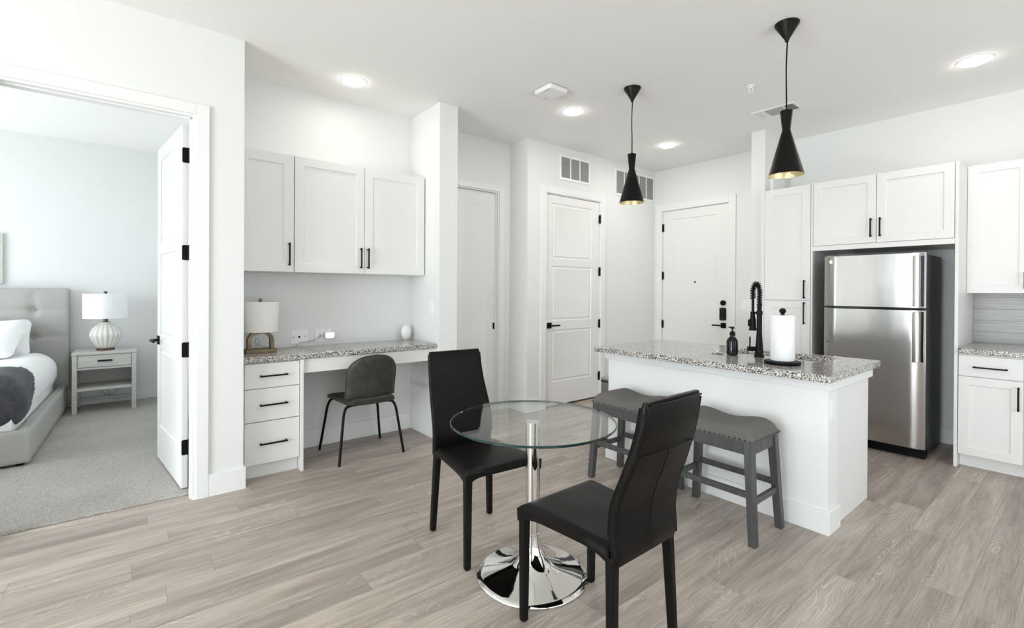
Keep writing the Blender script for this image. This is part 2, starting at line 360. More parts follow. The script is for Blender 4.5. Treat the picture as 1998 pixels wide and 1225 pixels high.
        for r in recs:
            def ring(inset, d):
                a, b, c_, e = r[0] + inset, r[1] - inset, r[2] + inset, r[3] - inset
                return [V(a, c_, d), V(b, c_, d), V(b, e, d), V(a, e, d)]
            rings = [ring(i_, -d_) for i_, d_ in prof]
            for a, b in zip(rings[:-1], rings[1:]):
                for k in range(4): s.face([a[k], a[(k + 1) % 4], b[(k + 1) % 4], b[k]])
            s.face(rings[-1])
        b = [V(u0, v0, -t), V(u1, v0, -t), V(u1, v1, -t), V(u0, v1, -t)]
        s.face(b[::-1])
        def strip(front, back):
            s.face(front + back[::-1])
        strip([V(u, v0, 0) for u in us], [b[0], b[1]]); strip([V(u, v1, 0) for u in us][::-1], [b[2], b[3]])
        strip([V(u1, v, 0) for v in vs], [b[1], b[2]]); strip([V(u0, v, 0) for v in vs][::-1], [b[3], b[0]])
        return s
    def build(s, name, m, parent=None, bevel=0.0, smooth=True, seg=2, sub=0, angle=40, weld=False, kind=None):
        bm = s.bm
        if weld: bmesh.ops.remove_doubles(bm, verts=bm.verts[:], dist=1e-5)
        bmesh.ops.recalc_face_normals(bm, faces=bm.faces[:])
        off = OFF.get(parent.name, Vector((0, 0, 0))) if parent else Vector((0, 0, 0))
        if off.length > 0: bmesh.ops.translate(bm, verts=bm.verts[:], vec=-off)
        me = bpy.data.meshes.new(name); bm.to_mesh(me); bm.free()
        for x in (m if isinstance(m, (list, tuple)) else [m]): me.materials.append(M[x] if isinstance(x, str) else x)
        if smooth:
            for p in me.polygons: p.use_smooth = True
            me.set_sharp_from_angle(angle=R(angle))
        o = bpy.data.objects.new(name, me); COL.objects.link(o)
        if parent: o.parent = parent; OFF[o.name] = off
        if bevel > 0:
            b = o.modifiers.new('bevel', 'BEVEL'); b.width = bevel; b.segments = seg; b.limit_method = 'ANGLE'; b.angle_limit = R(35); b.harden_normals = True
        if sub:
            q = o.modifiers.new('sub', 'SUBSURF'); q.levels = sub; q.render_levels = sub
        if kind: o['kind'] = kind
        return o
def struct(name, m, mb, parent=None, bevel=0.0): 
    o = mb.build(name, m, parent, bevel)
    if not parent: o['kind'] = 'structure'
    return o
def rrect(hx, hy, r, n=4):
    pts = []
    for cx_, cy_, a0 in ((hx - r, hy - r, 0), (-hx + r, hy - r, 90), (-hx + r, -hy + r, 180), (hx - r, -hy + r, 270)):
        for k in range(n + 1):
            a = R(a0 + 90 * k / n); pts.append((cx_ + r * math.cos(a), cy_ + r * math.sin(a)))
    return pts
def copy_tree(o, parent=None):
    c = o.copy(); COL.objects.link(c)
    if parent: c.parent = parent
    for ch in list(o.children): copy_tree(ch, c)
    return c
def interp(tbl, x):
    for (a, fa), (b, fb) in zip(tbl[:-1], tbl[1:]):
        if x <= b: 
            t = max(0, (x - a) / (b - a)); return fa + (fb - fa) * t
    return tbl[-1][1]
def smoothpath(pts, n=8):
    P = [Vector(p) for p in pts]; out = []
    for i in range(len(P) - 1):
        p0 = P[max(i - 1, 0)]; p1 = P[i]; p2 = P[i + 1]; p3 = P[min(i + 2, len(P) - 1)]
        for k in range(n):
            t = k / n
            out.append(0.5 * ((2 * p1) + (-p0 + p2) * t + (2 * p0 - 5 * p1 + 4 * p2 - p3) * t * t + (-p0 + 3 * p1 - 3 * p2 + p3) * t ** 3))
    out.append(P[-1]); return out
FY = lambda Y: (lambda u, v, d: (u, Y - d, v))      # leaf facing -Y (towards the viewer's side)
FX = lambda X: (lambda u, v, d: (X - d, u, v))      # leaf facing -X

# ------------------------------------------------------------------ room shell
struct('floor', 'planks', MB().box(-5.2, 5.95, -3.7, 4.4, -0.12, 0))
struct('ceiling', 'ceil', MB().box(-5.3, 6.0, -3.8, 7.6, ZC, ZC + 0.15))
b = MB(); x0, x1, y0, y1 = -3.0, 0.474, 3.725, 7.26
nx, ny = 250, 300; vid = []
for j in range(ny + 1):
    rowv = []
    for i in range(nx + 1):
        tx = i / nx; px = -1.75 + tx * (x1 + 1.75); py = y0 + (j / ny) ** 1.5 * (y1 - y0)
        z = 0.013 + random.uniform(-0.0035, 0.0035)
        if j == 0: z = 0.001; py += random.uniform(-0.006, 0.004)
        if j == 1: z = 0.010 + random.uniform(-0.004, 0.003)
        rowv.append(b.bm.verts.new((px, py, z)))
    vid.append(rowv)
for j in range(ny):
    for i in range(nx): b.face([vid[j][i], vid[j][i + 1], vid[j + 1][i + 1], vid[j + 1][i]])
b.box(-3.0, -1.75, y0, y1, -0.02, 0.012)
struct('floor_bedroom', 'carpet', b)
struct('subfloor_bedroom', 'dark', MB().box(-3.2, 0.6, 4.4, 7.5, -0.12, -0.02))

b = MB(); T = 0.12                                     # wall between living room and bedroom, with the doorway
b.box(-5.16, -0.591, Yb, Yb + T, 0, ZC).box(0.335, Xc, Yb, Yb + T, 0, ZC).box(-0.591, 0.335, Yb, Yb + T, 2.47, ZC)
struct('wall_bedroom', 'wall', b)
struct('wall_side', 'wall', MB().box(0.476, Xc, Yb + T, 7.26, 0, ZC))
struct('wall_alcove', 'wall', MB().box(Xc, Xp, Yd, Yd + T, 0, ZC))
struct('wall_partition', 'wall', MB().box(Xp, Xp2, Yp, Yba + T, 0, ZC), bevel=0.004)
b = MB().box(3.245, Xc2, Yba, Yba + T, 0, ZC).box(Xp2, 3.245, Yba, Yba + T, 2.46, ZC)
struct('wall_bath', 'wall', b)
b = MB().box(Xc2, 3.672, Yc, Yc + T, 0, ZC).box(4.608, Xe + T, Yc, Yc + T, 0, ZC).box(3.672, 4.608, Yc, Yc + T, 2.46, ZC)
b.box(Xc2, Xc2 + T, Yc + T, Yba + T, 0, ZC)
struct('wall_closet', 'wall', b)
struct('wall_closet_back', 'dark', MB().box(Xc2 + T, Xe, 4.30, 4.36, 0, ZC))
b = MB().box(Xe, Xe + T, 3.815, Yc, 0, ZC).box(Xe, Xe + T, 2.305, 2.869, 0, ZC).box(Xe, Xe + T, 2.869, 3.815, 2.45, ZC)
struct('wall_entry', 'wall', b)
struct('wall_wing', 'wall', MB().box(5.085, Xe + T, 2.165, 2.305, 0, ZC), bevel=0.004)
struct('wall_kitchen', 'wall', MB().box(Xk, Xk + T, -3.6, 2.165, 0, ZC))
def window_wall(name, axis, at, th, lo, hi, openings):
    b = MB(); 
    def bx(a0, a1, z0, z1):
        if axis == 'x': b.box(at - th, at, a0, a1, z0, z1)
        else: b.box(a0, a1, at - th, at, z0, z1)
    cur = lo
    for a0, a1, z0, z1 in openings:
        bx(cur, a0, 0, ZC); bx(a0, a1, 0, z0); bx(a0, a1, z1, ZC); cur = a1
    bx(cur, hi, 0, ZC); struct(name, 'wall', b)
window_wall('wall_left', 'x', -5.0, 0.16, -3.6, Yb, [(-1.1, 2.95, 0.22, 2.65)])
window_wall('wall_bedroom_left', 'x', -3.0, 0.16, Yb + T, 7.42, [(4.4, 6.8, 0.5, 2.5)])
window_wall('wall_back', 'y', -3.5, 0.16, -5.0, 5.82, [(-1.1, 4.3, 0.22, 2.65)])
struct('wall_bedroom_back', 'wall', MB().box(-3.0, Xc, 7.26, 7.4, 0, ZC))
def window(n, axis, at, a0, a1, z0, z1, bays):
    fr = MB(); g = MB(); wd = 0.05
    def bx(mb, p0, p1, q0, q1, d0, d1):
        if axis == 'x': mb.box(at + d0, at + d1, p0, p1, q0, q1)
        else: mb.box(p0, p1, at + d0, at + d1, q0, q1)
    bx(fr, a0, a1, z0, z0 + wd, -0.10, -0.04); bx(fr, a0, a1, z1 - wd, z1, -0.10, -0.04)
    for i in range(bays + 1):
        p = a0 + (a1 - a0 - wd) * i / bays; bx(fr, p, p + wd, z0 + wd, z1 - wd, -0.10, -0.04)
    o = fr.build('window_%d' % n, 'trim', None, 0.004); o['kind'] = 'structure'
    bx(g, a0 + 0.01, a1 - 0.01, z0 + 0.01, z1 - 0.01, -0.073, -0.067); g.build('window_pane', 'pane', o)
window(1, 'x', -5.0, -1.1, 2.95, 0.22, 2.65, 4)
window(2, 'y', -3.5, -1.1, 4.3, 0.22, 2.65, 4)  # added unseen window behind the camera, put in for even light
window(3, 'x', -3.0, 4.4, 6.8, 0.5, 2.5, 2)
struct('ground', 'duct', MB().box(-40, 40, -40, 40, -0.45, -0.35))

# skirting boards
def skirt(name, *boxes, h=0.14):
    b = MB()
    for x0, x1, y0, y1 in boxes: b.box(x0, x1, y0, y1, 0.0, h)
    struct(name, 'trim', b, bevel=0.003)
skirt('baseboard_bedroom_wall', (0.392, Xc + 0.014, Yb - 0.014, Yb), (Xc, Xc + 0.014, Yb, 3.68), h=0.146)
skirt('baseboard_alcove', (1.012, Xp - 0.001, Yd - 0.014, Yd), h=0.15)
skirt('baseboard_partition', (Xp, Xp2 + 0.014, Yp - 0.014, Yp), (Xp2, Xp2 + 0.014, Yp, Yba - 0.001), h=0.14)
skirt('baseboard_closet', (Xc2 - 0.014, 3.590, Yc - 0.014, Yc), (Xc2 - 0.014, Xc2, Yc, Yba), (4.69, Xe - 0.001, Yc - 0.014, Yc), h=0.14)
skirt('baseboard_entry', (Xe - 0.014, Xe, 2.32, 2.77), h=0.14)
skirt('baseboard_kitchen', (Xk - 0.014, Xk, 0.722, 1.69), h=0.14)
skirt('baseboard_bedroom_back', (-2.9, 0.474, 7.246, 7.26), h=0.16)
skirt('baseboard_bedroom_side', (0.462, 0.476, 3.75, 7.245), h=0.16)
skirt('baseboard_left', (-5.0, -4.986, -3.4, 3.6)); skirt('baseboard_back', (-4.98, 5.6, -3.5, -3.486))

# door casings (trim)
def casing_y(n, Y, x0, x1, z1, w_, left=True):           # casing on a wall facing -Y round opening x0..x1
    b = MB()
    b.box(x1, x1 + w_, Y - 0.016, Y, 0, z1 + w_)
    if left: b.box(x0 - w_, x0, Y - 0.016, Y, 0, z1 + w_)
    b.box(x0 - (0 if left else w_ * 0), x1, Y - 0.016, Y, z1, z1 + w_)
    struct('trim_%d' % n, 'trim', b, bevel=0.003)
casing_y(1, Yb, -0.578, 0.328, 2.455, 0.068)
b = MB(); b.box(0.306, 0.334, Yb - 0.004, Yb + T + 0.004, 0, 2.468); b.box(-0.590, -0.562, Yb - 0.004, Yb + T + 0.004, 0, 2.468)
b.box(-0.562, 0.306, Yb - 0.004, Yb + T + 0.004, 2.44, 2.468)
b.box(0.296, 0.306, Yb + 0.028, Yb + 0.075, 0, 2.43); b.box(-0.562, 0.296, Yb + 0.028, Yb + 0.075, 2.43, 2.44); b.box(-0.562, -0.554, Yb + 0.028, Yb + 0.075, 0, 2.43)
struct('trim_2', 'trim', b, bevel=0.002)                  # bedroom door jamb and stop
casing_y(3, Yba, Xp2 + 0.01, 3.237, 2.452, 0.066, left=False)
b = MB(); b.box(3.222, 3.244, Yba - 0.002, Yba + T, 0, 2.459); b.box(Xp2 + 0.002, 3.222, Yba - 0.002, Yba + T, 2.44, 2.459); b.box(3.208, 3.222, Yba + 0.02, Yba + 0.045, 0, 2.44)
struct('trim_4', 'trim', b, bevel=0.002)
casing_y(5, Yc, 3.672, 4.608, 2.46, 0.085)
b = MB(); b.box(3.670, 3.682, Yc - 0.002, Yc + T, 0, 2.458); b.box(4.600, 4.610, Yc - 0.002, Yc + T, 0, 2.458); b.box(3.682, 4.600, Yc - 0.002, Yc + T, 2.452, 2.462)
struct('trim_6', 'trim', b)
b = MB(); b.box(Xe - 0.016, Xe, 3.811, 3.900, 0, 2.535); b.box(Xe - 0.016, Xe, 2.783, 2.872, 0, 2.535); b.box(Xe - 0.016, Xe, 2.872, 3.811, 2.448, 2.535)
b.box(Xe - 0.002, Xe + T, 3.809, 3.816, 0, 2.449); b.box(Xe - 0.002, Xe + T, 2.868, 2.875, 0, 2.449); b.box(Xe - 0.002, Xe + T, 2.875, 3.809, 2.443, 2.449)
struct('trim_7', 'trim', b, bevel=0.003)

# ------------------------------------------------------------------ doors
MOULD = ((0.0, 0.0), (0.006, 0.010), (0.022, 0.010), (0.030, 0.003), (0.040, 0.003), (0.052, 0.009))
def lever(parent, Mf, u, v, dirn):
    """square rose with a flat lever; Mf(u,v,d) with d out of the leaf"""
    b = MB(); c = [Mf(u + i * 0.033, v + j * 0.033, d) for d in (0.0, 0.010) for i, j in ((-1, -1), (1, -1), (1, 1), (-1, 1))]
    vv = [b.bm.verts.new(p) for p in c]
    for q in ((3, 2, 1, 0), (4, 5, 6, 7), (0, 1, 5, 4), (1, 2, 6, 5), (2, 3, 7, 6), (3, 0, 4, 7)): b.face([vv[i] for i in q])
    rose = b.build('lever_handle', 'black', parent, 0.001)
    b = MB(); b.cyl(Mf(u, v, 0.008), Mf(u, v, 0.052), 0.010, 12)
    p = [Mf(u - dirn * 0.010 + dirn * k, v + j, d) for k in (0, 0.135) for j in (-0.009, 0.009) for d in (0.044, 0.058)]
    vv = [b.bm.verts.new(x) for x in p]
    for q in ((0, 1, 3, 2), (4, 6, 7, 5), (0, 4, 5, 1), (2, 3, 7, 6), (0, 2, 6, 4), (1, 5, 7, 3)): b.face([vv[i] for i in q])
    b.build('lever', 'black', rose, 0.001)
def hinge(parent, Mf, u, v):
    b = MB(); b.cyl(Mf(u, v - 0.052, 0.006), Mf(u, v + 0.052, 0.006), 0.0085, 10); b.cyl(Mf(u, v + 0.052, 0.006), Mf(u, v + 0.058, 0.006), 0.006, 8)
    p = [Mf(u - 0.016, v - 0.05, 0.0005), Mf(u + 0.016, v - 0.05, 0.0005), Mf(u + 0.016, v + 0.05, 0.0005), Mf(u - 0.016, v + 0.05, 0.0005)]
    q = [Mf(u - 0.016, v - 0.05, 0.003), Mf(u + 0.016, v - 0.05, 0.003), Mf(u + 0.016, v + 0.05, 0.003), Mf(u - 0.016, v + 0.05, 0.003)]
    b.loft([p, q]); b.build('hinge', 'black', parent)
# entry door
D1 = MB().slab(FX(Xe + 0.012), 2.878, 3.805, 0.012, 2.441, 0.04, [(3.027, 3.645, 0.22, 2.322)], ((0, 0), (0.006, 0.008))).build('door_1', 'door', None, 0.0015); D1['kind'] = 'structure'
fx = FX(Xe + 0.012)
for z in (2.217, 1.558, 0.891, 0.25): hinge(D1, FX(Xe + 0.004), 3.800, z)
lever(D1, fx, 2.938, 0.922, 1)
b = MB(); b.cyl(fx(2.941, 1.203, 0), fx(2.941, 1.203, 0.022), 0.033, 24); b.cyl(fx(2.941, 1.203, 0.022), fx(2.941, 1.203, 0.03), 0.022, 20, 0.016); b.build('deadbolt', 'black', D1, 0.001)
b = MB(); lp = rrect(0.040, 0.080, 0.020); b.loft([[fx(2.945 + p, 1.064 + q, d) for p, q in lp] for d in (0, 0.018)] + [[fx(2.945 + p * 0.9, 1.064 + q * 0.95, 0.024) for p, q in lp]])
kp = b.build('keypad_lock', 'gloss_black', D1)
b = MB()
for i in range(3):
    for j in range(4):
        c = fx(2.945 + (i - 1) * 0.020, 1.095 - j * 0.022, 0.0235); b.cyl(c, (c[0] - 0.002, c[1], c[2]), 0.006, 8)
b.build('keypad_buttons', 'black', kp)
b = MB(); b.cyl(fx(3.326, 1.468, 0), fx(3.326, 1.468, 0.005), 0.011, 16); b.build('peephole', 'black', D1)
# closet door
D2 = MB().slab(FY(Yc + 0.012), 3.686, 4.597, 0.022, 2.449, 0.04, [(3.785, 4.455, 1.715, 2.355), (3.785, 4.455, 0.998, 1.632), (3.785, 4.455, 0.290, 0.892)], MOULD).build('door_2', 'door', None, 0.0015); D2['kind'] = 'structure'
for z in (2.241, 1.585, 0.935, 0.279): hinge(D2, FY(Yc + 0.004), 4.597, z)
lever(D2, FY(Yc + 0.012), 3.741, 0.945, 1)
# bedroom door leaf, standing open into the bedroom
D3 = MB().slab(lambda u, v, d: (-d, u, v), 0.0, 0.862, 0.022, 2.432, 0.036, [(0.115, 0.747, 1.700, 2.335), (0.115, 0.747, 0.985, 1.612), (0.115, 0.747, 0.285, 0.885)], MOULD).build('door_3', 'door', None, 0.0015); D3['kind'] = 'structure'
f3 = lambda u, v, d: (-d, u, v)
lever(D3, f3, 0.800, 0.945, -1)
for z in (2.232, 1.586, 0.940, 0.292):
    b = MB(); lp = rrect(0.017, 0.050, 0.010)
    b.loft([[(0.017 + p, -d, z + q) for p, q in lp] for d in (0.0, 0.003)]); b.cyl((0.038, -0.006, z - 0.05), (0.038, -0.006, z + 0.05), 0.008, 10)
    b.box(0.036, 0.0400, -0.030, -0.004, z - 0.045, z + 0.045)
    b.build('hinge', 'black', D3)
D3.location = (0.2645, 3.800, 0.0); D3.rotation_euler = (0, 0, R(6.5))
# bathroom door behind the partition
D4 = MB().slab(FY(Yba + 0.035), 2.36, 3.215, 0.012, 2.437, 0.036, [(2.795, 3.12, 0.185, 2.290)], ((0, 0), (0.012, 0.008))).build('door_4', 'door', None, 0.0015); D4['kind'] = 'structure'
MB().box(3.184, 3.204, Yba + 0.030, Yba + 0.0355, 0.91, 0.98).build('latch_plate', 'black', D4)

# ------------------------------------------------------------------ cabinet fronts
def bar_pull(parent, Mf, u0, v0, u1, v1, r=0.0052, out=0.030):
    b = MB()
    a = Vector(Mf(u0, v0, out)); c = Vector(Mf(u1, v1, out)); d = (c - a).normalized()
    nrm = (Vector(Mf(u0, v0, 1.0)) - Vector(Mf(u0, v0, 0.0)))
    b.bar(a - d * 0.004, c + d * 0.004, 2 * r, 2 * r, up=nrm)
    for p in (Vector(Mf(u0, v0, 0.0)) + d * 0.006, Vector(Mf(u1, v1, 0.0)) - d * 0.006):
        b.bar(p, p + nrm * out, 2 * r, 2 * r, up=d)
    b.build('handle', 'black', parent, 0.001)
def shaker(parent, Mf, u0, u1, v0, v1, rail=0.062, name='door'):
    return MB().slab(Mf, u0, u1, v0, v1, 0.019, [(u0 + rail, u1 - rail, v0 + rail, v1 - rail)], ((0, 0), (0.003, 0.007))).build(name, 'cab', parent, 0.0012)

# desk wall cabinets
t = thing('wall_cabinet', (0.80, 4.06, 1.478), 'white single-door wall cabinet over the desk, nearest the bedroom doorway', 'cabinet', 'desk wall cabinets')
MB().box(Xc + 0.003, 0.991, 3.940, Yd - 0.001, 1.478, 2.384).build('body', 'cab', t, 0.001)
d = shaker(t, FY(3.920), 0.602, 0.989, 1.481, 2.382, 0.074); bar_pull(d, FY(3.920), 0.953, 1.532, 0.953, 1.700)
t = thing('wall_cabinet', (1.56, 4.06, 1.478), 'white double-door wall cabinet over the desk, beside the partition', 'cabinet', 'desk wall cabinets')
MB().box(0.993, Xp - 0.003, 3.940, Yd - 0.001, 1.478, 2.384).build('body', 'cab', t, 0.001)
d = shaker(t, FY(3.920), 0.996, 1.5515, 1.481, 2.382, 0.067); bar_pull(d, FY(3.920), 1.518, 1.528, 1.518, 1.693)
d = shaker(t, FY(3.920), 1.5555, 2.122, 1.481, 2.382, 0.072); bar_pull(d, FY(3.920), 1.581, 1.528, 1.581, 1.693)
# desk drawer base
t = thing('drawer_cabinet', (0.80, 3.95, 0), 'white three-drawer base cabinet under the left end of the desk counter', 'cabinet')
MB().box(Xc + 0.018, 0.983, 3.741, Yd - 0.016, 0.10, 0.826).build('body', 'cab', t, 0.001)
MB().box(Xc + 0.018, 0.983, 3.775, 3.79, 0.0, 0.10).build('toe_kick', 'cab', t)
MB().box(0.985, 1.004, 3.690, Yd - 0.016, 0.0, 0.826).build('side_panel', 'cab', t, 0.001)
for z0, z1, zh in ((0.643, 0.818, 0.730), (0.408, 0.637, 0.524), (0.105, 0.402, 0.249)):
    dr = MB().box(0.621, 0.981, 3.720, 3.739, z0, z1).build('drawer', 'cab', t, 0.0012)
    bar_pull(dr, FY(3.720), 0.716, zh, 0.893, zh)
t = thing('desk_apron', (1.57, 3.75, 0.722), 'white apron board under the open knee space of the desk counter', 'desk apron')
MB().box(1.006, Xp - 0.002, 3.712, 3.731, 0.722, 0.826).build('board', 'cab', t, 0.001)
MB().box(1.006, Xp - 0.002, 3.731, 3.760, 0.806, 0.826).build('cleat', 'cab', t)
o = MB().box(Xc + 0.016, Xp - 0.001, 3.690, Yd - 0.001, 0.829, 0.869).build('desk_counter', 'granite', None, 0.006, seg=3)
tag(o, 'speckled grey granite desk counter running along the alcove wall', 'countertop')

# pantry, fridge surround, over-fridge cabinet
t = thing('pantry_cabinet', (5.35, 1.92, 0), 'tall white pantry cabinet with two stacked doors beside the refrigerator', 'cabinet')
MB().box(Xf + 0.020, Xk - 0.001, 1.712, 2.128, 0.10, 2.362).build('body', 'cab', t, 0.001)
MB().box(Xf + 0.075, Xf + 0.09, 1.712, 2.128, 0.0, 0.10).build('toe_kick', 'cab', t)
MB().box(Xf + 0.004, Xf + 0.022, 2.130, 2.163, 0.0, 2.362).build('filler_strip', 'cab', t)
d = shaker(t, FX(Xf), 1.716, 2.127, 1.268, 2.362, 0.070); bar_pull(d, FX(Xf), 1.760, 1.287, 1.760, 1.455)
d = shaker(t, FX(Xf), 1.716, 2.127, 0.105, 1.262, 0.070); bar_pull(d, FX(Xf), 1.760, 1.045, 1.760, 1.246)
t = thing('fridge_surround_cabinet', (5.35, 1.20, 1.73), 'wide white two-door cabinet bridging above the steel refrigerator', 'cabinet')
MB().box(Xf + 0.020, Xk - 0.001, 0.712, 1.693, 1.733, 2.362).build('body', 'cab', t, 0.001)
MB().box(Xf, Xf + 0.019, 0.712, 1.697, 1.730, 1.772).build('valance', 'cab', t, 0.001)
MB().box(Xf, Xk - 0.001, 0.690, 0.711, 0.0, 2.368).build('side_panel', 'cab', t, 0.001)
MB().box(Xf, Xk - 0.001, 1.695, 1.711, 0.0, 2.368).build('side_panel', 'cab', t, 0.001)
d = shaker(t, FX(Xf), 1.2125, 1.692, 1.777, 2.364, 0.062); bar_pull(d, FX(Xf), 1.246, 1.828, 1.246, 1.982)
d = shaker(t, FX(Xf), 0.716, 1.2085, 1.777, 2.364, 0.062); bar_pull(d, FX(Xf), 1.181, 1.828, 1.181, 1.982)

# right-hand kitchen run
t = thing('base_cabinet', (5.3, 0.51, 0), 'white base cabinet with one drawer and one door right of the refrigerator', 'cabinet')
MB().box(Xf + 0.020, Xk - 0.001, 0.332, 0.688, 0.10, 0.880).build('body', 'cab', t, 0.001)
MB().box(Xf + 0.095, Xf + 0.11, 0.332, 0.688, 0.0, 0.10).build('toe_kick', 'cab', t)
dr = MB().box(Xf, Xf + 0.019, 0.343, 0.686, 0.713, 0.868).build('drawer', 'cab', t, 0.0012); bar_pull(dr, FX(Xf), 0.423, 0.785, 0.600, 0.785)
d = shaker(t, FX(Xf), 0.343, 0.686, 0.108, 0.707, 0.062); bar_pull(d, FX(Xf), 0.366, 0.500, 0.366, 0.665)
o = MB().box(Xf - 0.018, Xk - 0.012, -0.60, 0.688, 0.882, 0.922).build('kitchen_counter', 'granite', None, 0.006, seg=3)
tag(o, 'granite kitchen countertop on the base cabinets right of the refrigerator', 'countertop')
o = MB().box(Xk - 0.010, Xk - 0.0005, -0.60, 0.688, 0.923, 1.344).build('backsplash', 'tile'); tag(o, 'grey wood-look tile backsplash behind the right kitchen counter', 'backsplash'); o['kind'] = 'structure'
t = thing('wall_cabinet', (5.52, 0.51, 1.348), 'tall white wall cabinet above the tiled backsplash, at the right edge', 'cabinet')
MB().box(5.370, Xk - 0.001, 0.332, 0.688, 1.348, 2.380).build('body', 'cab', t, 0.001)
d = shaker(t, FX(5.350), 0.334, 0.688, 1.346, 2.380, 0.062); bar_pull(d, FX(5.350), 0.364, 1.385, 0.364, 1.505)

# the run goes on to the right, past the edge of the photo
t = thing('base_cabinet', (5.3, -0.13, 0), 'white two-door base cabinet continuing the kitchen run past the single-door one', 'cabinet')
MB().box(Xf + 0.020, Xk - 0.001, -0.590, 0.330, 0.10, 0.880).build('body', 'cab', t, 0.001)
MB().box(Xf + 0.095, Xf + 0.11, -0.590, 0.330, 0.0, 0.10).build('toe_kick', 'cab', t)
d = shaker(t, FX(Xf), -0.129, 0.329, 0.108, 0.868, 0.062); bar_pull(d, FX(Xf), -0.105, 0.660, -0.105, 0.820)
d = shaker(t, FX(Xf), -0.589, -0.133, 0.108, 0.868, 0.062); bar_pull(d, FX(Xf), -0.157, 0.660, -0.157, 0.820)
t = thing('wall_cabinet', (5.52, -0.13, 1.348), 'white two-door wall cabinet continuing the kitchen run past the single-door one', 'cabinet')
MB().box(5.370, Xk - 0.001, -0.590, 0.330, 1.348, 2.380).build('body', 'cab', t, 0.001)
d = shaker(t, FX(5.350), -0.129, 0.330, 1.346, 2.380, 0.062); bar_pull(d, FX(5.350), -0.105, 1.385, -0.105, 1.535)
d = shaker(t, FX(5.350), -0.589, -0.133, 1.346, 2.380, 0.062); bar_pull(d, FX(5.350), -0.157, 1.385, -0.157, 1.535)

# ------------------------------------------------------------------ refrigerator
t = thing('refrigerator', (5.2, 1.22, 0), 'stainless steel top-freezer refrigerator in the cabinet recess', 'refrigerator')
MB().box(4.990, 5.53, 0.872, 1.578, 0.03, 1.655).build('body', 'fridge_side', t, 0.004)
b = MB().box(4.985, 5.05, 0.872, 1.578, 0.008, 0.085)
b.build('base_grille', 'black', t, 0.004)
for y in (0.92, 1.53):
    for x in (5.05, 5.45): MB().cyl((x, y, 0.0), (x, y, 0.035), 0.018, 12).build('foot', 'black', t)
def fdoor(z0, z1, name):
    b = MB(); n = 14; loops = []
    for k in range(n + 1):
        u = k / n; y = 0.870 + u * 0.710
        e = 0.018; du = min(u, 1 - u) * 0.710
        bul = 0.006 * (1 - (2 * u - 1) ** 2)
        xf = 4.930 - bul + (0.0 if du > e else (e - math.sqrt(max(0, e * e - (e - du) ** 2))))
        loops.append([(xf, y, z0), (xf, y, z1), (4.984, y, z1), (4.984, y, z0)])
    b.loft(loops)
    return b.build(name, 'steel', t, 0.003, angle=30)
fd = fdoor(1.222, 1.668, 'freezer_door'); rd = fdoor(0.088, 1.204, 'fridge_door')
MB().box(4.945, 4.988, 0.876, 1.574, 1.205, 1.221).build('door_gasket', 'gloss_black', t)
def fhandle(z0, z1, parent, topmount):
    b = MB(); n = 10; L = []
    for k in range(n + 1):
        z = z0 + (z1 - z0) * k / n
        L.append([(4.868, 0.897, z), (4.862, 0.919, z), (4.868, 0.941, z), (4.880, 0.941, z), (4.880, 0.897, z)])
    b.loft(L)
    for z in (z0 + 0.02, z1 - 0.02): b.box(4.878, 4.932, 0.905, 0.938, z - 0.018, z + 0.018)
    b.build('handle', 'steel_dark', parent, 0.003)
    MB().box(4.9125, 4.926, 0.878, 0.893, z0, z1 + 0.0).build('dark_gap_strip', 'gloss_black', parent)  # raised black strip, its colour standing in for the shaded gap by the handle
fhandle(1.235, 1.640, fd, True); fhandle(0.790, 1.192, rd, False)
b = MB(); c = Vector((4.9285, 1.520, 1.617))
ringp = lambda r: [(c.x, c.y + r * math.cos(a * math.pi / 14), c.z + r * math.sin(a * math.pi / 14)) for a in range(28)]
pts = ringp(0.0155); b.tube(pts + [pts[0]], 0.0016, 6)
b.tube(smoothpath([(c.x, c.y + 0.010, c.z + 0.004), (c.x, c.y + 0.003, c.z + 0.008), (c.x, c.y + 0.001, c.z - 0.001), (c.x, c.y + 0.007, c.z - 0.006), (c.x, c.y + 0.010, c.z - 0.001), (c.x, c.y + 0.004, c.z + 0.001)], 5), 0.0011, 6)
b.tube(smoothpath([(c.x, c.y - 0.002, c.z + 0.007), (c.x, c.y - 0.008, c.z + 0.006), (c.x, c.y - 0.004, c.z + 0.001), (c.x, c.y - 0.009, c.z - 0.004), (c.x, c.y - 0.004, c.z - 0.008), (c.x, c.y - 0.001, c.z - 0.004)], 5), 0.0011, 6)
for a in (45, 135, 225, 315):
    b.tube(smoothpath([(c.x, c.y + 0.012 * math.cos(R(a + k * 12)), c.z + (0.012 - 0.001 * k * k) * math.sin(R(a + k * 12))) for k in (-2, -1, 0, 1, 2)], 3), 0.0009, 5)
b.cyl((c.x - 0.0005, c.y, c.z), (c.x + 0.004, c.y, c.z), 0.017, 28)
b.build('badge', 'chrome', fd)
MB().box(4.926, 4.930, 1.545, 1.557, 0.895, 0.901).build('lower_door_badge', 'black', rd)  # small dark badge mark on the lower door
MB().box(4.95, 5.05, 0.90, 0.96, 1.655, 1.674).build('hinge_cover', 'grey_plastic', t, 0.003)
MB().box(4.95, 5.05, 1.50, 1.56, 1.655, 1.674).build('hinge_cover', 'grey_plastic', t, 0.003)

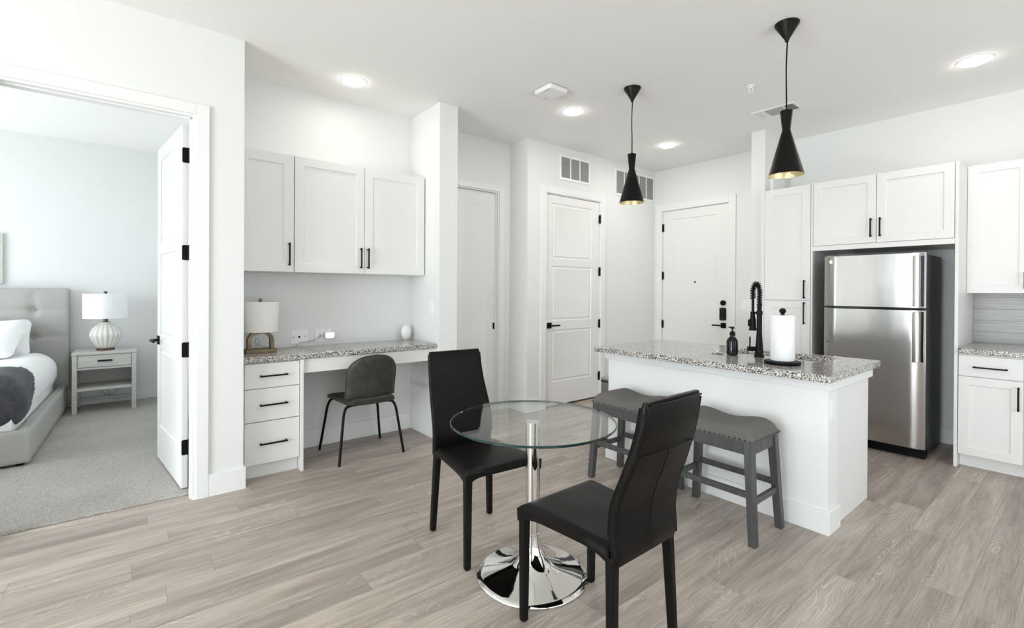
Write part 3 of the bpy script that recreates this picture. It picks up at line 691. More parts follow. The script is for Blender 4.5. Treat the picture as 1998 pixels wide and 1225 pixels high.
# ------------------------------------------------------------------ island
IZ = 0.905
t = thing('kitchen_island', (3.40, 1.7, 0), 'white kitchen island base with baseboard, carrying the granite top', 'island')
MB().box(3.020, 3.175, 0.942, 2.487, 0.0, IZ - 0.04).build('seating_wall', 'trim', t, 0.002)
MB().box(3.176, 3.775, 0.950, 2.480, 0.0, IZ - 0.04).build('cabinet_body', 'cab', t, 0.002)
b = MB().box(3.005, 3.020, 0.927, 2.502, 0, 0.13).box(3.020, 3.189, 0.927, 0.942, 0, 0.13).box(3.020, 3.189, 2.487, 2.502, 0, 0.13)
b.build('baseboard', 'trim', t, 0.003)
b = MB().box(3.000, 3.020, 0.924, 2.507, 0.802, IZ - 0.04).box(3.020, 3.770, 0.924, 0.942, 0.802, IZ - 0.04).box(3.020, 3.770, 2.487, 2.505, 0.802, IZ - 0.04)
b.build('apron', 'trim', t, 0.002)
t2 = thing('wall_outlet', (3.085, 0.942, 0.69), 'white outlet plate on the near end of the kitchen island', 'outlet')
MB().box(3.047, 3.125, 0.9375, 0.9418, 0.628, 0.752).build('plate', 'plastic', t2, 0.0015)
MB().box(3.068, 3.104, 0.9355, 0.9380, 0.655, 0.725).build('receptacle', 'plastic', t2, 0.001)
# counter with undermount sink cut-out
b = MB(); x0, x1, y0, y1 = 2.870, 3.805, 0.887, 2.520
hx, hy = (3.39 + 3.72) / 2, (1.10 + 1.74) / 2
inner = [(hx + p, hy + q) for p, q in rrect(0.165, 0.320, 0.035, 5)]
rc = rrect((x1 - x0) / 2, (y1 - y0) / 2, 0.022, 5); cx_, cy_ = (x0 + x1) / 2, (y0 + y1) / 2
outer = [(cx_ + p, cy_ + q) for p, q in rc]
zb = IZ - 0.039
loops = [[(p, q, IZ) for p, q in inner], [(p, q, IZ) for p, q in outer], [(p, q, zb) for p, q in outer], [(p, q, zb) for p, q in inner], [(p, q, IZ) for p, q in inner]]
b.loft(loops, caps=False)
o = b.build('island_counter', 'granite', None, 0.005, weld=True, seg=3); tag(o, 'large speckled granite island countertop with sink cut-out', 'countertop')
t = thing('sink', (hx, hy, 0.70), 'stainless undermount sink set in the island countertop', 'sink')
b = MB(); inn = lambda g: [(hx + p, hy + q) for p, q in rrect(0.168 + g, 0.323 + g, 0.038, 5)]
b.loft([[(p, q, zb - 0.002) for p, q in inn(0.02)], [(p, q, zb - 0.002) for p, q in inn(0.0)], [(p, q, zb - 0.20) for p, q in inn(-0.015)], [(p, q, zb - 0.21) for p, q in inn(-0.04)]], caps=False)
b.poly([(p, q, zb - 0.21) for p, q in inn(-0.04)]); b.build('bowl', 'steel', t, weld=True)
MB().lathe([(0.045, 0), (0.045, 0.004), (0.02, 0.004), (0.015, -0.0)], (hx, hy, zb - 0.21), 24).build('drain', 'chrome', t)
t = thing('sink_strainer', (3.262, 1.705, IZ), 'small round metal sink strainer lying on the island counter beside the soap bottle', 'sink strainer')
MB().lathe([(0.036, 0.0005), (0.038, 0.004), (0.026, 0.009), (0.012, 0.011), (0.002, 0.011)], (3.262, 1.705, IZ), 28).build('basket', 'steel', t)
MB().lathe([(0.006, 0.010), (0.006, 0.020), (0.012, 0.023), (0.010, 0.028), (0.002, 0.029)], (3.262, 1.705, IZ), 16).build('knob', 'chrome', t)

# faucet
t = thing('faucet', (3.325, 1.445, IZ), 'black spring-neck pull-down kitchen faucet on the island', 'faucet')
fx0, fy0 = 3.325, 1.445
MB().lathe([(0.031, 0), (0.031, 0.006), (0.027, 0.012), (0.024, 0.05), (0.020, 0.11), (0.0165, 0.17), (0.0165, 0.285), (0.0195, 0.287), (0.0195, 0.312), (0.014, 0.314), (0.014, 0.36)], (fx0, fy0, IZ), 28).build('body', 'black', t)
b = MB(); b.cyl((fx0, fy0, IZ + 0.055), (fx0 - 0.050, fy0 + 0.055, IZ + 0.055), 0.0155, 16); b.cyl((fx0 - 0.040, fy0 + 0.044, IZ + 0.06), (fx0 - 0.020, fy0 + 0.052, IZ + 0.135), 0.0050, 10); b.build('side_lever', 'black', t, 0.001)
dx, dy = 0.80, 0.60                                       # spout leans toward the sink
arc = [(fx0, fy0, IZ + 0.34 + 0.02 * k) for k in range(6)]
ra = 0.040
hxd, hyd = 0.15, 0.99
hook = []
for k in range(0, 13):
    a = math.pi * k / 12; hook.append((fx0 + hxd * ra * (1 - math.cos(a)), fy0 + hyd * ra * (1 - math.cos(a)) * 0.62, IZ + 0.452 + 0.046 * math.sin(a)))
end = hook[-1]
down = [(end[0], end[1], end[2] - 0.012 * k) for k in range(1, 6)]
core = arc[:-1] + hook + down
MB().tube(core, 0.0085, 10).build('hose', 'black', t)
b = MB(); P = [Vector(p) for p in core]; L = [0]
for p, q in zip(P[:-1], P[1:]): L.append(L[-1] + (q - p).length)
turns = 26; sp = []
for i in range(turns * 12 + 1):
    s_ = L[-1] * i / (turns * 12); k = max(j for j in range(len(L)) if L[j] <= s_ + 1e-9); k = min(k, len(P) - 2)
    p = P[k].lerp(P[k + 1], (s_ - L[k]) / (L[k + 1] - L[k])); d = (P[k + 1] - P[k]).normalized()
    sd = Vector((hyd, -hxd, 0)).normalized(); up = d.cross(sd).normalized(); a = 2 * math.pi * i / 12
    sp.append(p + sd * 0.0155 * math.cos(a) + up * 0.0155 * math.sin(a))
b.tube(sp, 0.0030, 6); b.build('spring', 'black', t)
b = MB(); b.cyl((end[0], end[1], end[2] - 0.055), (end[0], end[1], IZ + 0.30), 0.0085, 12)
b.cyl((end[0], end[1], IZ + 0.306), (end[0], end[1], IZ + 0.288), 0.015, 16); b.build('hose_guide', 'black', t)
b = MB(); b.lathe([(0.014, 0.295), (0.015, 0.27), (0.020, 0.25), (0.021, 0.20), (0.024, 0.185), (0.024, 0.178), (0.018, 0.176)], (end[0], end[1], IZ), 24)
b.rbox((end[0] - 0.012, end[1] + 0.020, IZ + 0.228), (0.007, 0.007, 0.024), 0.005, 4); b.build('spray_head', 'black', t)
b = MB(); b.bar((fx0, fy0, IZ + 0.30), (end[0], end[1], IZ + 0.296), 0.010, 0.012, up=(0, 0, 1)); b.build('docking_arm', 'black', t)

# soap bottle
t = thing('soap_bottle', (3.276, 1.605, IZ), 'glossy black pump soap bottle beside the faucet', 'soap bottle')
MB().lathe([(0.030, 0), (0.0365, 0.006), (0.0375, 0.02), (0.0375, 0.095), (0.034, 0.108), (0.022, 0.122), (0.0145, 0.130), (0.0145, 0.138)], (3.276, 1.605, IZ), 32).build('bottle', 'gloss_black', t)
b = MB().lathe([(0.018, 0.136), (0.018, 0.158), (0.012, 0.160), (0.012, 0.166), (0.005, 0.167), (0.005, 0.188)], (3.276, 1.605, IZ), 20)
b.lathe([(0.0125, 0.184), (0.0125, 0.198)], (3.276, 1.605, IZ), 16); b.bar((3.276, 1.605, IZ + 0.192), (3.300, 1.640, IZ + 0.190), 0.009, 0.009, up=(0, 0, 1)); b.build('pump', 'black', t, 0.001)
# paper towel
px_, py_ = 3.128, 1.222
t = thing('paper_towel_holder', (px_, py_, IZ), 'black upright paper towel holder on the island counter', 'paper towel holder')
MB().lathe([(0.098, 0), (0.100, 0.003), (0.100, 0.017), (0.096, 0.021), (0.01, 0.021)], (px_, py_, IZ), 48).build('base', 'black', t)
MB().lathe([(0.006, 0.02), (0.006, 0.312)], (px_, py_, IZ), 12).build('post', 'black', t)
b = MB(); b.sphere((px_, py_, IZ + 0.325), 0.019, 20, 12, (1, 1, 0.92)); b.lathe([(0.012, 0.300), (0.010, 0.312)], (px_, py_, IZ), 14); b.build('knob', 'black', t)
o = MB().lathe([(0.010, 0.300), (0.020, 0.300), (0.064, 0.300), (0.0665, 0.297), (0.0665, 0.026), (0.064, 0.023), (0.020, 0.023)], (px_, py_, IZ), 48).build('paper_towel_roll', 'paper'); tag(o, 'full white paper towel roll on the black holder', 'paper towel')

# step bin behind the island
t = thing('trash_can', (3.45, 2.68, 0), 'brushed steel step trash can standing behind the far end of the island', 'trash can')
lp = rrect(0.155, 0.145, 0.035); cx_, cy_ = 3.455, 2.675
MB().loft([[(cx_ + p, cy_ + q, z) for p, q in lp] for z in (0.02, 0.535)]).build('body', 'steel_dark', t, 0.002)
MB().loft([[(cx_ + p * 1.02, cy_ + q * 1.02, z) for p, q in lp] for z in (0.0, 0.03)]).build('base', 'black', t)
MB().loft([[(cx_ + p * 1.015, cy_ + q * 1.015, 0.535) for p, q in lp], [(cx_ + p * 1.015, cy_ + q * 1.015, 0.545) for p, q in lp]]).build('rim', 'black', t)
MB().loft([[(cx_ + p * k, cy_ + q * k, z) for p, q in lp] for k, z in ((1.01, 0.546), (1.01, 0.562), (0.9, 0.580), (0.6, 0.592), (0.3, 0.596))]).build('lid', 'steel', t)
b = MB(); l2 = rrect(0.035, 0.017, 0.016); b.loft([[(cx_ - 0.1555 - d, cy_ - 0.055 + p, 0.475 + q) for p, q in l2] for d in (-0.002, 0.002)]); b.build('grip_hole', 'gloss_black', t)

# ------------------------------------------------------------------ bar stools
t = thing('bar_stool', (0, 0, 0), 'backless grey saddle-seat counter stool nearest the front end of the island', 'stool', 'counter stools at the island', world=False)
def zt(y): return 0.594 + 0.024 * (abs(y) / 0.19) ** 2 * math.exp(1 - (abs(y) / 0.19) ** 2)
ns = 26; loops = []
HX, HY = 0.172, 0.252
for k in range(ns + 1):
    y = -HY + 2 * HY * k / ns
    e = 0.085; dy_ = HY - abs(y); f = 1.0 if dy_ > e else math.sqrt(max(0.0, 1 - ((e - dy_) / e) ** 2))
    top = 0.552 + (zt(y) - 0.552) * (0.12 + 0.88 * f)
    sec = []
    nn = 16
    for q in range(nn + 1):
        s_ = -1 + 2 * q / nn
        a = abs(s_); fx_ = 1.0 if a < 0.68 else math.sqrt(max(0, 1 - ((a - 0.68) / 0.32) ** 2))
        sec.append((s_ * HX, y, 0.552 + (top - 0.552) * (0.10 + 0.90 * fx_) + 0.006 * f * (1 - a * a)))
    sec += [(HX - 0.003, y, 0.540), (-HX + 0.003, y, 0.540)]
    loops.append(sec)
MB().loft(loops).build('seat', 'stool_fabric', t, angle=70)
b = MB()
for k in range(18):
    y = -HY + 0.012 + (2 * HY - 0.024) * k / 17
    for sx in (-1, 1): b.sphere((sx * (HX + 0.0005), y, 0.550), 0.0058, 8, 6)
for k in range(12):
    x = -HX + 0.012 + (2 * HX - 0.024) * k / 11
    for sy in (-1, 1): b.sphere((x, sy * (HY + 0.0005), 0.550), 0.0058, 8, 6)
b.build('nailhead_trim', 'nail', t)
b = MB()
b.box(-0.150, 0.150, -0.238, -0.216, 0.470, 0.540).box(-0.150, 0.150, 0.216, 0.238, 0.470, 0.540).box(-0.160, -0.138, -0.216, 0.216, 0.470, 0.540).box(0.138, 0.160, -0.216, 0.216, 0.470, 0.540)
b.build('apron', 'stool_wood', t, 0.002)
def lp_(sx, sy, z): 
    k = (0.54 - z) / 0.54; return Vector((sx * (0.143 + 0.022 * k), sy * (0.222 + 0.035 * k), z))
for sx in (-1, 1):
    for sy in (-1, 1):
        b = MB(); b.bar(lp_(sx, sy, 0.540), lp_(sx, sy, 0.0), 0.046, 0.046, 0.040, 0.040); b.build('leg', 'stool_wood', t, 0.003)
for sy in (-1, 1): MB().bar(lp_(-1, sy, 0.222), lp_(1, sy, 0.222), 0.020, 0.034, up=(0, 0, 1)).build('stretcher', 'stool_wood', t, 0.002)
for sx in (-1, 1): MB().bar(lp_(sx, -1, 0.258), lp_(sx, 1, 0.258), 0.020, 0.034, up=(0, 0, 1)).build('stretcher', 'stool_wood', t, 0.002)
t.location = (2.738, 1.398, 0)
c = copy_tree(t); c.location = (2.775, 2.045, 0); c['label'] = 'backless grey saddle-seat counter stool farther along, partly behind the black dining chair'

# ------------------------------------------------------------------ dining chairs
t = thing('dining_chair', (0, 0, 0), 'black leather high-back dining chair in front, seen from behind, its back toward us', 'chair', 'black dining chairs', world=False)
def seat_pt(x, y, top):
    return None
ny = 20; loops = []
for k in range(ny + 1):
    v_ = k / ny; y = -0.215 + 0.440 * v_
    hw = 0.188 + 0.040 * v_
    fe = 1.0
    if y > 0.185: fe = math.sqrt(max(0.0, 1 - ((y - 0.185) / 0.040) ** 2))
    if y < -0.195: fe = math.sqrt(max(0.0, 1 - ((-0.195 - y) / 0.020) ** 2))
    sec = []; nn = 18
    ytab = abs(y / 0.22)
    for q in range(nn + 1):
        s_ = -1 + 2 * q / nn; a = abs(s_); ed = 1.0 if a < 0.85 else math.sqrt(max(0, 1 - ((a - 0.85) / 0.15) ** 2))
        zt_ = 0.452 + (0.018 + 0.010 * (1 - s_ * s_) * (1 - ytab ** 2)) * ed * (0.25 + 0.75 * fe) + 0.006 * v_
        sec.append((s_ * hw, y, zt_))
    for q in range(nn + 1):
        s_ = 1 - 2 * q / nn
        zb_ = 0.436 - 0.040 * (abs(s_) ** 5) * (ytab ** 5 if ytab < 1 else 1) + 0.010 * (1 - fe)
        sec.append((s_ * (hw - 0.004), y, min(zb_, 0.440)))
    loops.append(sec)
MB().loft(loops).build('seat', 'leather', t, angle=60)
prof = [(0.405, -0.222), (0.44, -0.222), (0.52, -0.213), (0.60, -0.220), (0.66, -0.238), (0.72, -0.262), (0.80, -0.290), (0.88, -0.312), (0.95, -0.324), (0.990, -0.330)]
hwt = [(0.405, 0.184), (0.50, 0.188), (0.62, 0.190), (0.72, 0.184), (0.82, 0.176), (0.92, 0.171), (0.995, 0.170)]
loops = []; TH = 0.019
def yb_(z): return interp(prof, z)
zs = [0.402 + (0.986 - 0.402) * k / 28 for k in range(29)]
for i, z in enumerate(zs):
    th = TH if 2 <= i <= 26 else TH * (0.75 if i in (1, 27) else 0.45)
    hw = interp(hwt, z) - (0.0 if 0 < i < 28 else 0.006)
    sec = []
    for p, q in rrect(hw, th, min(th * 0.95, 0.016), 4):
        sec.append((p, yb_(z) - 0.010 + q - 0.010 * (1 - (p / hw) ** 2), z - 0.15 * 0 + (0.028 * (p / hw) ** 2 * 0 if i else -0.012 * (1 - (p / hw) ** 2) * -1)))
    loops.append(sec)
b = MB().loft(loops)
rear = lambda x, z: (x, yb_(z) - 0.010 - TH - 0.010 * (1 - (x / interp(hwt, z)) ** 2) - 0.0002, z)
b.tube([rear(-0.160 + 0.32 * k / 12, 0.80) for k in range(13)], 0.0022, 6)
b.tube([rear(0.0, 0.43 + (0.80 - 0.43) * k / 14) for k in range(15)], 0.0020, 6)
for sx in (-1, 1):
    b.tube([(sx * (interp(hwt, z) - 0.0055), yb_(z) - 0.0105 - TH * 0.80, z) for z in zs[1:28]], 0.0035, 6)
    b.tube([(sx * (interp(hwt, z) - 0.0055), yb_(z) - 0.0105 + TH * 0.80, z) for z in zs[5:28]], 0.0035, 6)
b.tube([rear(-0.155 + 0.31 * k / 12, 0.976) for k in range(13)], 0.0035, 6)
b.build('backrest', 'leather', t, angle=50)
for sx in (-1, 1):
    MB().bar((sx * 0.205, 0.203, 0.432), (sx * 0.206, 0.203, 0.0), 0.040, 0.036, 0.032, 0.030).build('leg', 'leather', t, 0.009, seg=3)
    MB().bar((sx * 0.168, -0.215, 0.432), (sx * 0.186, -0.232, 0.0), 0.038, 0.040, 0.032, 0.032).build('leg', 'leather', t, 0.009, seg=3)
t.location = (1.466, 1.266, 0); t.rotation_euler = (0, 0, R(0.5))
c = copy_tree(t); c.location = (1.492, 2.088, 0); c.rotation_euler = (0, 0, R(175.2))
c['label'] = 'black leather high-back dining chair behind the glass table, its seat facing us'

# ------------------------------------------------------------------ dining table
t = thing('dining_table', (1.497, 1.688, 0), 'round glass dining table on a chrome trumpet pedestal', 'table')
tx, ty = 1.497, 1.688
prof = [(0.262, 0.0), (0.264, 0.004), (0.262, 0.009), (0.235, 0.016), (0.19, 0.027), (0.145, 0.041), (0.105, 0.060), (0.075, 0.083), (0.053, 0.112), (0.041, 0.145), (0.0355, 0.18), (0.034, 0.195)]
MB().lathe(prof, (tx, ty, 0), 96).build('pedestal_base', 'chrome', t, angle=60)
MB().lathe([(0.036, 0.193), (0.036, 0.199), (0.0325, 0.201), (0.0325, 0.715)], (tx, ty, 0), 48).build('column', 'chrome', t)
MB().lathe([(0.034, 0.712), (0.034, 0.7235)], (tx, ty, 0), 48).build('collar', 'chrome', t)
b = MB(); n = 128; Rr = 0.392
b.loft([[(tx + r * math.cos(2 * math.pi * k / n), ty + r * math.sin(2 * math.pi * k / n), z) for k in range(n)] for r, z in ((Rr - 0.003, 0.7245), (Rr, 0.7270), (Rr, 0.7330), (Rr - 0.003, 0.7355))], caps=False, mi=1)
b.poly([(tx + (Rr - 0.003) * math.cos(2 * math.pi * k / n), ty + (Rr - 0.003) * math.sin(2 * math.pi * k / n), 0.7355) for k in range(n)], 0)
b.poly([(tx + (Rr - 0.003) * math.cos(2 * math.pi * k / n), ty + (Rr - 0.003) * math.sin(2 * math.pi * k / n), 0.7245) for k in range(n)][::-1], 0)
b.build('glass_top', ['glass', 'edge_glass'], t, angle=30, weld=True)

# ------------------------------------------------------------------ desk chair
t = thing('desk_chair', (1.50, 3.845, 0), 'charcoal leather desk chair with rounded back and thin black tube legs', 'chair', world=False)
def dseat(p):
    x, y, z = p
    z -= 0.020 * max(0, (y - 0.10) / 0.14) ** 2; z -= 0.012 * (1 - (x / 0.21) ** 2) * 0.6
    return Vector((x * (1.0 - 0.10 * max(0, -y / 0.25)), y, z))
MB().rbox((0, 0.0, 0.462), (0.212, 0.240, 0.024), 0.023, 10, dseat).build('seat', 'pleather', t, angle=60)
b = MB(); nu, nv = 20, 22; front = []; back = []
def dback(u, v, side):
    h = 0.345; z = 0.488 + h * v
    kk = max(0.0, (v - 0.52) / 0.48); hw = 0.205 * (1 - kk ** 2.3) ** (1 / 2.3) if kk < 1 else 0.0
    hw = hw * (0.985 + 0.015 * math.sin(v * 3)) 
    x = u * hw; yc = -0.232 - 0.055 * v + 0.055 * (x / 0.205) ** 2
    edge = max(abs(u) ** 8, v ** 14, (1 - v) ** 14)
    return Vector((x, yc + side * 0.017 * (1 - edge) ** 0.5, z))
grid = {}
for s_ in (-1, 1):
    for j in range(nv + 1):
        for i in range(nu + 1): grid[s_, i, j] = b.bm.verts.new(dback(-1 + 2 * i / nu, (j / nv) ** 0.8 if j < nv else 1.0, s_))
    for j in range(nv):
        for i in range(nu): b.face([grid[s_, i, j], grid[s_, i + 1, j], grid[s_, i + 1, j + 1], grid[s_, i, j + 1]])
bmesh.ops.remove_doubles(b.bm, verts=b.bm.verts[:], dist=2e-4)
pts = [dback(-1, v, 0) for v in [k / 40 for k in range(41)]] + [dback(1, v, 0) for v in [k / 40 for k in range(40, -1, -1)]]
b.tube(pts, 0.0045, 8)
b.build('backrest', 'pleather', t, angle=60)
MB().rbox((0, -0.224, 0.476), (0.165, 0.022, 0.022), 0.018, 6).build('back_bracket', 'pleather', t)
for sx in (-1, 1):
    for sy in (-1, 1):
        topx, topy = sx * 0.165, sy * 0.17
        P = [(sx * 0.02, topy, 0.434), (topx * 0.75, topy, 0.434), (topx + sx * 0.018, topy + sy * 0.008, 0.428), (sx * 0.205, sy * 0.186, 0.405), (sx * 0.219, sy * 0.194, 0.36), (sx * 0.266, sy * 0.240, 0.0)]
        path = smoothpath(P[:5], 6) + [Vector(P[5])]
        MB().tube(path, 0.0105, 12).build('leg', 'black', t)
MB().box(-0.16, 0.16, -0.18, 0.18, 0.432, 0.442).build('seat_plate', 'black', t)
t.location = (1.506, 3.850, 0.0); t.rotation_euler = (0, 0, R(0))

# ------------------------------------------------------------------ pendants
def pendant(x, y, label):
    t = thing('pendant_lamp', (x, y, 2.08), label, 'pendant lamp', 'pendant lamps over the island')
    MB().lathe([(0.069, ZC - 0.001), (0.069, ZC - 0.008), (0.014, ZC - 0.098), (0.009, ZC - 0.115)], (x, y, 0), 40).build('canopy', 'pend', t)
    pts = [(x + 0.004 * math.sin(k / 12 * math.pi * 2.1), y + 0.003 * math.sin(k / 12 * math.pi * 1.3), 2.486 + (ZC - 0.11 - 2.486) * k / 12) for k in range(13)]
    MB().tube(pts, 0.0042, 8).build('cord', 'black', t)
    b = MB().lathe([(0.006, 2.486), (0.009, 2.482), (0.009, 2.474), (0.034, 2.473), (0.035, 2.468), (0.023, 2.355), (0.024, 2.350), (0.099, 2.076), (0.100, 2.073)], (x, y, 0), 56, caps=False)
    b.build('shade', 'pend', t, angle=50)
    b = MB().lathe([(0.100, 2.073), (0.0975, 2.074), (0.022, 2.345), (0.002, 2.350)], (x, y, 0), 56, caps=False); b.build('shade_lining', 'gold', t, angle=50)
    MB().lathe([(0.012, 2.34), (0.014, 2.30), (0.014, 2.26)], (x, y, 0), 16).build('lamp_holder', 'black', t)
pendant(3.220, 2.422, 'black double-cone pendant lamp over the far end of the island')
pendant(3.184, 1.231, 'black double-cone pendant lamp over the near end of the island')

# ------------------------------------------------------------------ ceiling fittings
for x, y, pw, lab in ((1.393, 3.752, 1.8, 'round recessed ceiling light above the desk alcove'), (3.213, 3.080, 6, 'round recessed ceiling light between the square detector and the first pendant'),
                  (4.788, 3.109, 7, 'round recessed ceiling light in the entry near the front door'), (4.730, 0.577, 2.5, 'round recessed ceiling light at the right, above the fridge side')):
    t = thing('recessed_light', (x, y, ZC), lab, 'ceiling light', 'recessed ceiling lights')
    MB().lathe([(0.100, ZC - 0.0005), (0.098, ZC - 0.003), (0.082, ZC - 0.004), (0.078, ZC - 0.002)], (x, y, 0), 40).build('trim_ring', 'plastic', t)
    MB().lathe([(0.077, ZC - 0.002), (0.074, ZC - 0.015), (0.062, ZC - 0.020), (0.002, ZC - 0.022)], (x, y, 0), 40).build('diffuser', 'lamp', t)
    l = area('recessed_light_glow', (x, y, ZC - 0.03), (0, 0, 0), 0.15, 0.15, pw, (1.0, 0.955, 0.89), 'DISK')
t = thing('ceiling_detector', (2.71, 2.86, ZC), 'square white detector box on the ceiling', 'detector')
lp = rrect(0.098, 0.098, 0.012)
MB().loft([[(2.715 + p * 0.96, 2.858 + q * 0.96, ZC - 0.0005) for p, q in lp], [(2.715 + p * 0.96, 2.858 + q * 0.96, ZC - 0.010) for p, q in lp]]).build('base', 'grey_plastic', t)
MB().loft([[(2.715 + p * k, 2.858 + q * k, ZC - z) for p, q in lp] for k, z in ((1, 0.010), (1, 0.034), (0.95, 0.042), (0.6, 0.043))]).build('cover', 'plastic', t, angle=25)
MB().box(2.625, 2.634, 2.79, 2.84, ZC - 0.0440, ZC - 0.0415).build('slot', 'grey_plastic', t); MB().box(2.72, 2.77, 2.945, 2.951, ZC - 0.0440, ZC - 0.0405).build('slot', 'grey_plastic', t)
t = thing('sprinkler_head', (3.93, 1.79, ZC), 'small white sprinkler head on the ceiling near the air vent', 'sprinkler')
MB().lathe([(0.036, ZC - 0.0005), (0.034, ZC - 0.006), (0.016, ZC - 0.010), (0.015, ZC - 0.018)], (3.93, 1.79, 0), 24).build('escutcheon', 'plastic', t)
b = MB()
for sx in (-1, 1): b.tube(smoothpath([(3.93 + sx * 0.011, 1.79 - sx * 0.009, ZC - 0.015), (3.93 + sx * 0.013, 1.79 - sx * 0.010, ZC - 0.032), (3.93 + sx * 0.004, 1.79 - sx * 0.003, ZC - 0.050)], 4), 0.003, 6)
b.build('frame_arms', 'plastic', t); MB().lathe([(0.004, ZC - 0.046), (0.016, ZC - 0.054), (0.016, ZC - 0.056)], (3.93, 1.79, 0), 18).build('deflector', 'plastic', t)
t = thing('ceiling_vent', (4.64, 1.875, ZC), 'three-section white air vent on the kitchen ceiling behind the near pendant', 'vent')
x0, x1, y0, y1 = 4.530, 4.755, 1.690, 2.065
b = MB(); z1 = ZC - 0.0005; z0 = ZC - 0.008
b.box(x0, x0 + 0.025, y0, y1, z0, z1).box(x1 - 0.025, x1, y0, y1, z0, z1).box(x0 + 0.025, x1 - 0.025, y0, y0 + 0.025, z0, z1).box(x0 + 0.025, x1 - 0.025, y1 - 0.025, y1, z0, z1)
b.box(x0 + 0.025, x1 - 0.025, 1.790, 1.802, z0, z1).box(x0 + 0.025, x1 - 0.025, 1.953, 1.965, z0, z1); b.build('frame', 'plastic', t, 0.001)
MB().box(x0 + 0.02, x1 - 0.02, y0 + 0.02, y1 - 0.02, ZC - 0.0018, ZC - 0.0006).build('backing', 'dark', t)
b = MB()
for k in range(7):
    y = 1.723 + k * 0.0105; b.bar((x0 + 0.025, y, ZC - 0.006), (x1 - 0.025, y, ZC - 0.006), 0.0085, 0.0012, up=(0, -0.8, 0.6))
b.build('slats', 'plastic', t)
b = MB()
for k in range(7):
    y = 1.972 + k * 0.0105; b.bar((x0 + 0.025, y, ZC - 0.006), (x1 - 0.025, y, ZC - 0.006), 0.0115, 0.0012, up=(0, 0.8, 0.6))
b.build('slats', 'plastic', t)
b = MB()
for k in range(13):
    x = x0 + 0.031 + k * 0.0138; b.bar((x, 1.802, ZC - 0.006), (x, 1.953, ZC - 0.006), 0.0095, 0.0012, up=(0.7, 0, 0.7))
b.build('slats', 'grey_plastic', t)
# return-air grilles high on the closet wall
def grille(x0, x1, z0, z1, bays, label):
    t = thing('return_air_grille', ((x0 + x1) / 2, Yc, z0), label, 'vent', 'wall vents by the closet door')
    b = MB(); f = 0.026; ya, yb2 = Yc - 0.010, Yc - 0.0004
    b.box(x0, x1, ya, yb2, z0, z0 + f).box(x0, x1, ya, yb2, z1 - f, z1).box(x0, x0 + f, ya, yb2, z0 + f, z1 - f).box(x1 - f, x1, ya, yb2, z0 + f, z1 - f)
    iw = (x1 - x0 - 2 * f)
    for k in range(1, bays): xx = x0 + f + iw * k / bays; b.box(xx - 0.007, xx + 0.007, ya, yb2, z0 + f, z1 - f)
    b.build('frame', 'plastic', t, 0.001)
    MB().box(x0 + f * 0.5, x1 - f * 0.5, Yc - 0.0018, Yc - 0.0006, z0 + f * 0.5, z1 - f * 0.5).build('backing', 'duct', t)
    b = MB(); n = int((z1 - z0 - 2 * f) / 0.0115)
    for k in range(n):
        z = z0 + f + (k + 0.5) * (z1 - z0 - 2 * f) / n
        b.bar((x0 + f, Yc - 0.0055, z), (x1 - f, Yc - 0.0055, z), 0.0062, 0.0010, up=(0, 0.55, 0.83))
    b.build('louvres', 'grey_plastic', t)
grille(3.878, 4.402, 2.640, 2.930, 3, 'three-bay white return-air grille above the closet door')
grille(4.880, 5.735, 2.590, 2.935, 5, 'five-bay white return-air grille in the corner behind the far pendant')

# ------------------------------------------------------------------ plates and small wall items
t = thing('light_switch', (Xp, 3.793, 1.19), 'white single light switch on the partition at the end of the desk', 'light switch')
MB().box(Xp - 0.005, Xp - 0.0004, 3.757, 3.829, 1.127, 1.243).build('plate', 'plastic', t, 0.0015); MB().box(Xp - 0.0085, Xp - 0.0045, 3.776, 3.810, 1.152, 1.218).build('rocker', 'plastic', t, 0.001)
t = thing('light_switch', (Xe, 2.655, 1.18), 'white double light switch beside the front door', 'light switch')
MB().box(Xe - 0.005, Xe - 0.0004, 2.597, 2.713, 1.125, 1.243).build('plate', 'plastic', t, 0.0015)
for y in (2.632, 2.678): MB().box(Xe - 0.0085, Xe - 0.0045, y - 0.017, y + 0.017, 1.152, 1.218).build('rocker', 'plastic', t, 0.001)
t = thing('data_outlet', (1.108, Yd, 0.945), 'white wall plate with jacks above the desk, next to the lamp', 'wall plate')
MB().box(1.042, 1.175, Yd - 0.005, Yd - 0.0004, 0.888, 1.004).build('plate', 'plastic', t, 0.0015)
for x, z, r in ((1.108, 0.946, 0.009), (1.062, 0.942, 0.004), (1.155, 0.948, 0.004)): MB().cyl((x, Yd - 0.005, z), (x, Yd - 0.0062, z), r, 14).build('jack', 'black', t)
t = thing('power_outlet', (1.30, Yd, 0.945), 'white double power outlet above the desk carrying a glowing night light', 'outlet')
MB().box(1.232, 1.375, Yd - 0.005, Yd - 0.0004, 0.890, 1.004).build('plate', 'plastic', t, 0.0015)
MB().box(1.262, 1.296, Yd - 0.0075, Yd - 0.0045, 0.914, 0.980).build('receptacle', 'plastic', t); MB().box(1.317, 1.351, Yd - 0.0075, Yd - 0.0045, 0.914, 0.980).build('receptacle', 'plastic', t)
t = thing('night_light', (1.352, Yd - 0.03, 0.95), 'small glowing plug-in night light in the outlet above the desk', 'night light')
MB().rbox((1.352, Yd - 0.030, 0.950), (0.047, 0.022, 0.030), 0.016, 6).build('housing', 'plastic', t); MB().rbox((1.345, Yd - 0.0475, 0.950), (0.034, 0.008, 0.024), 0.007, 5).build('lens', 'night', t)
t = thing('router', (2.045, 4.125, 0.869), 'white oval router standing at the far right end of the desk', 'router')
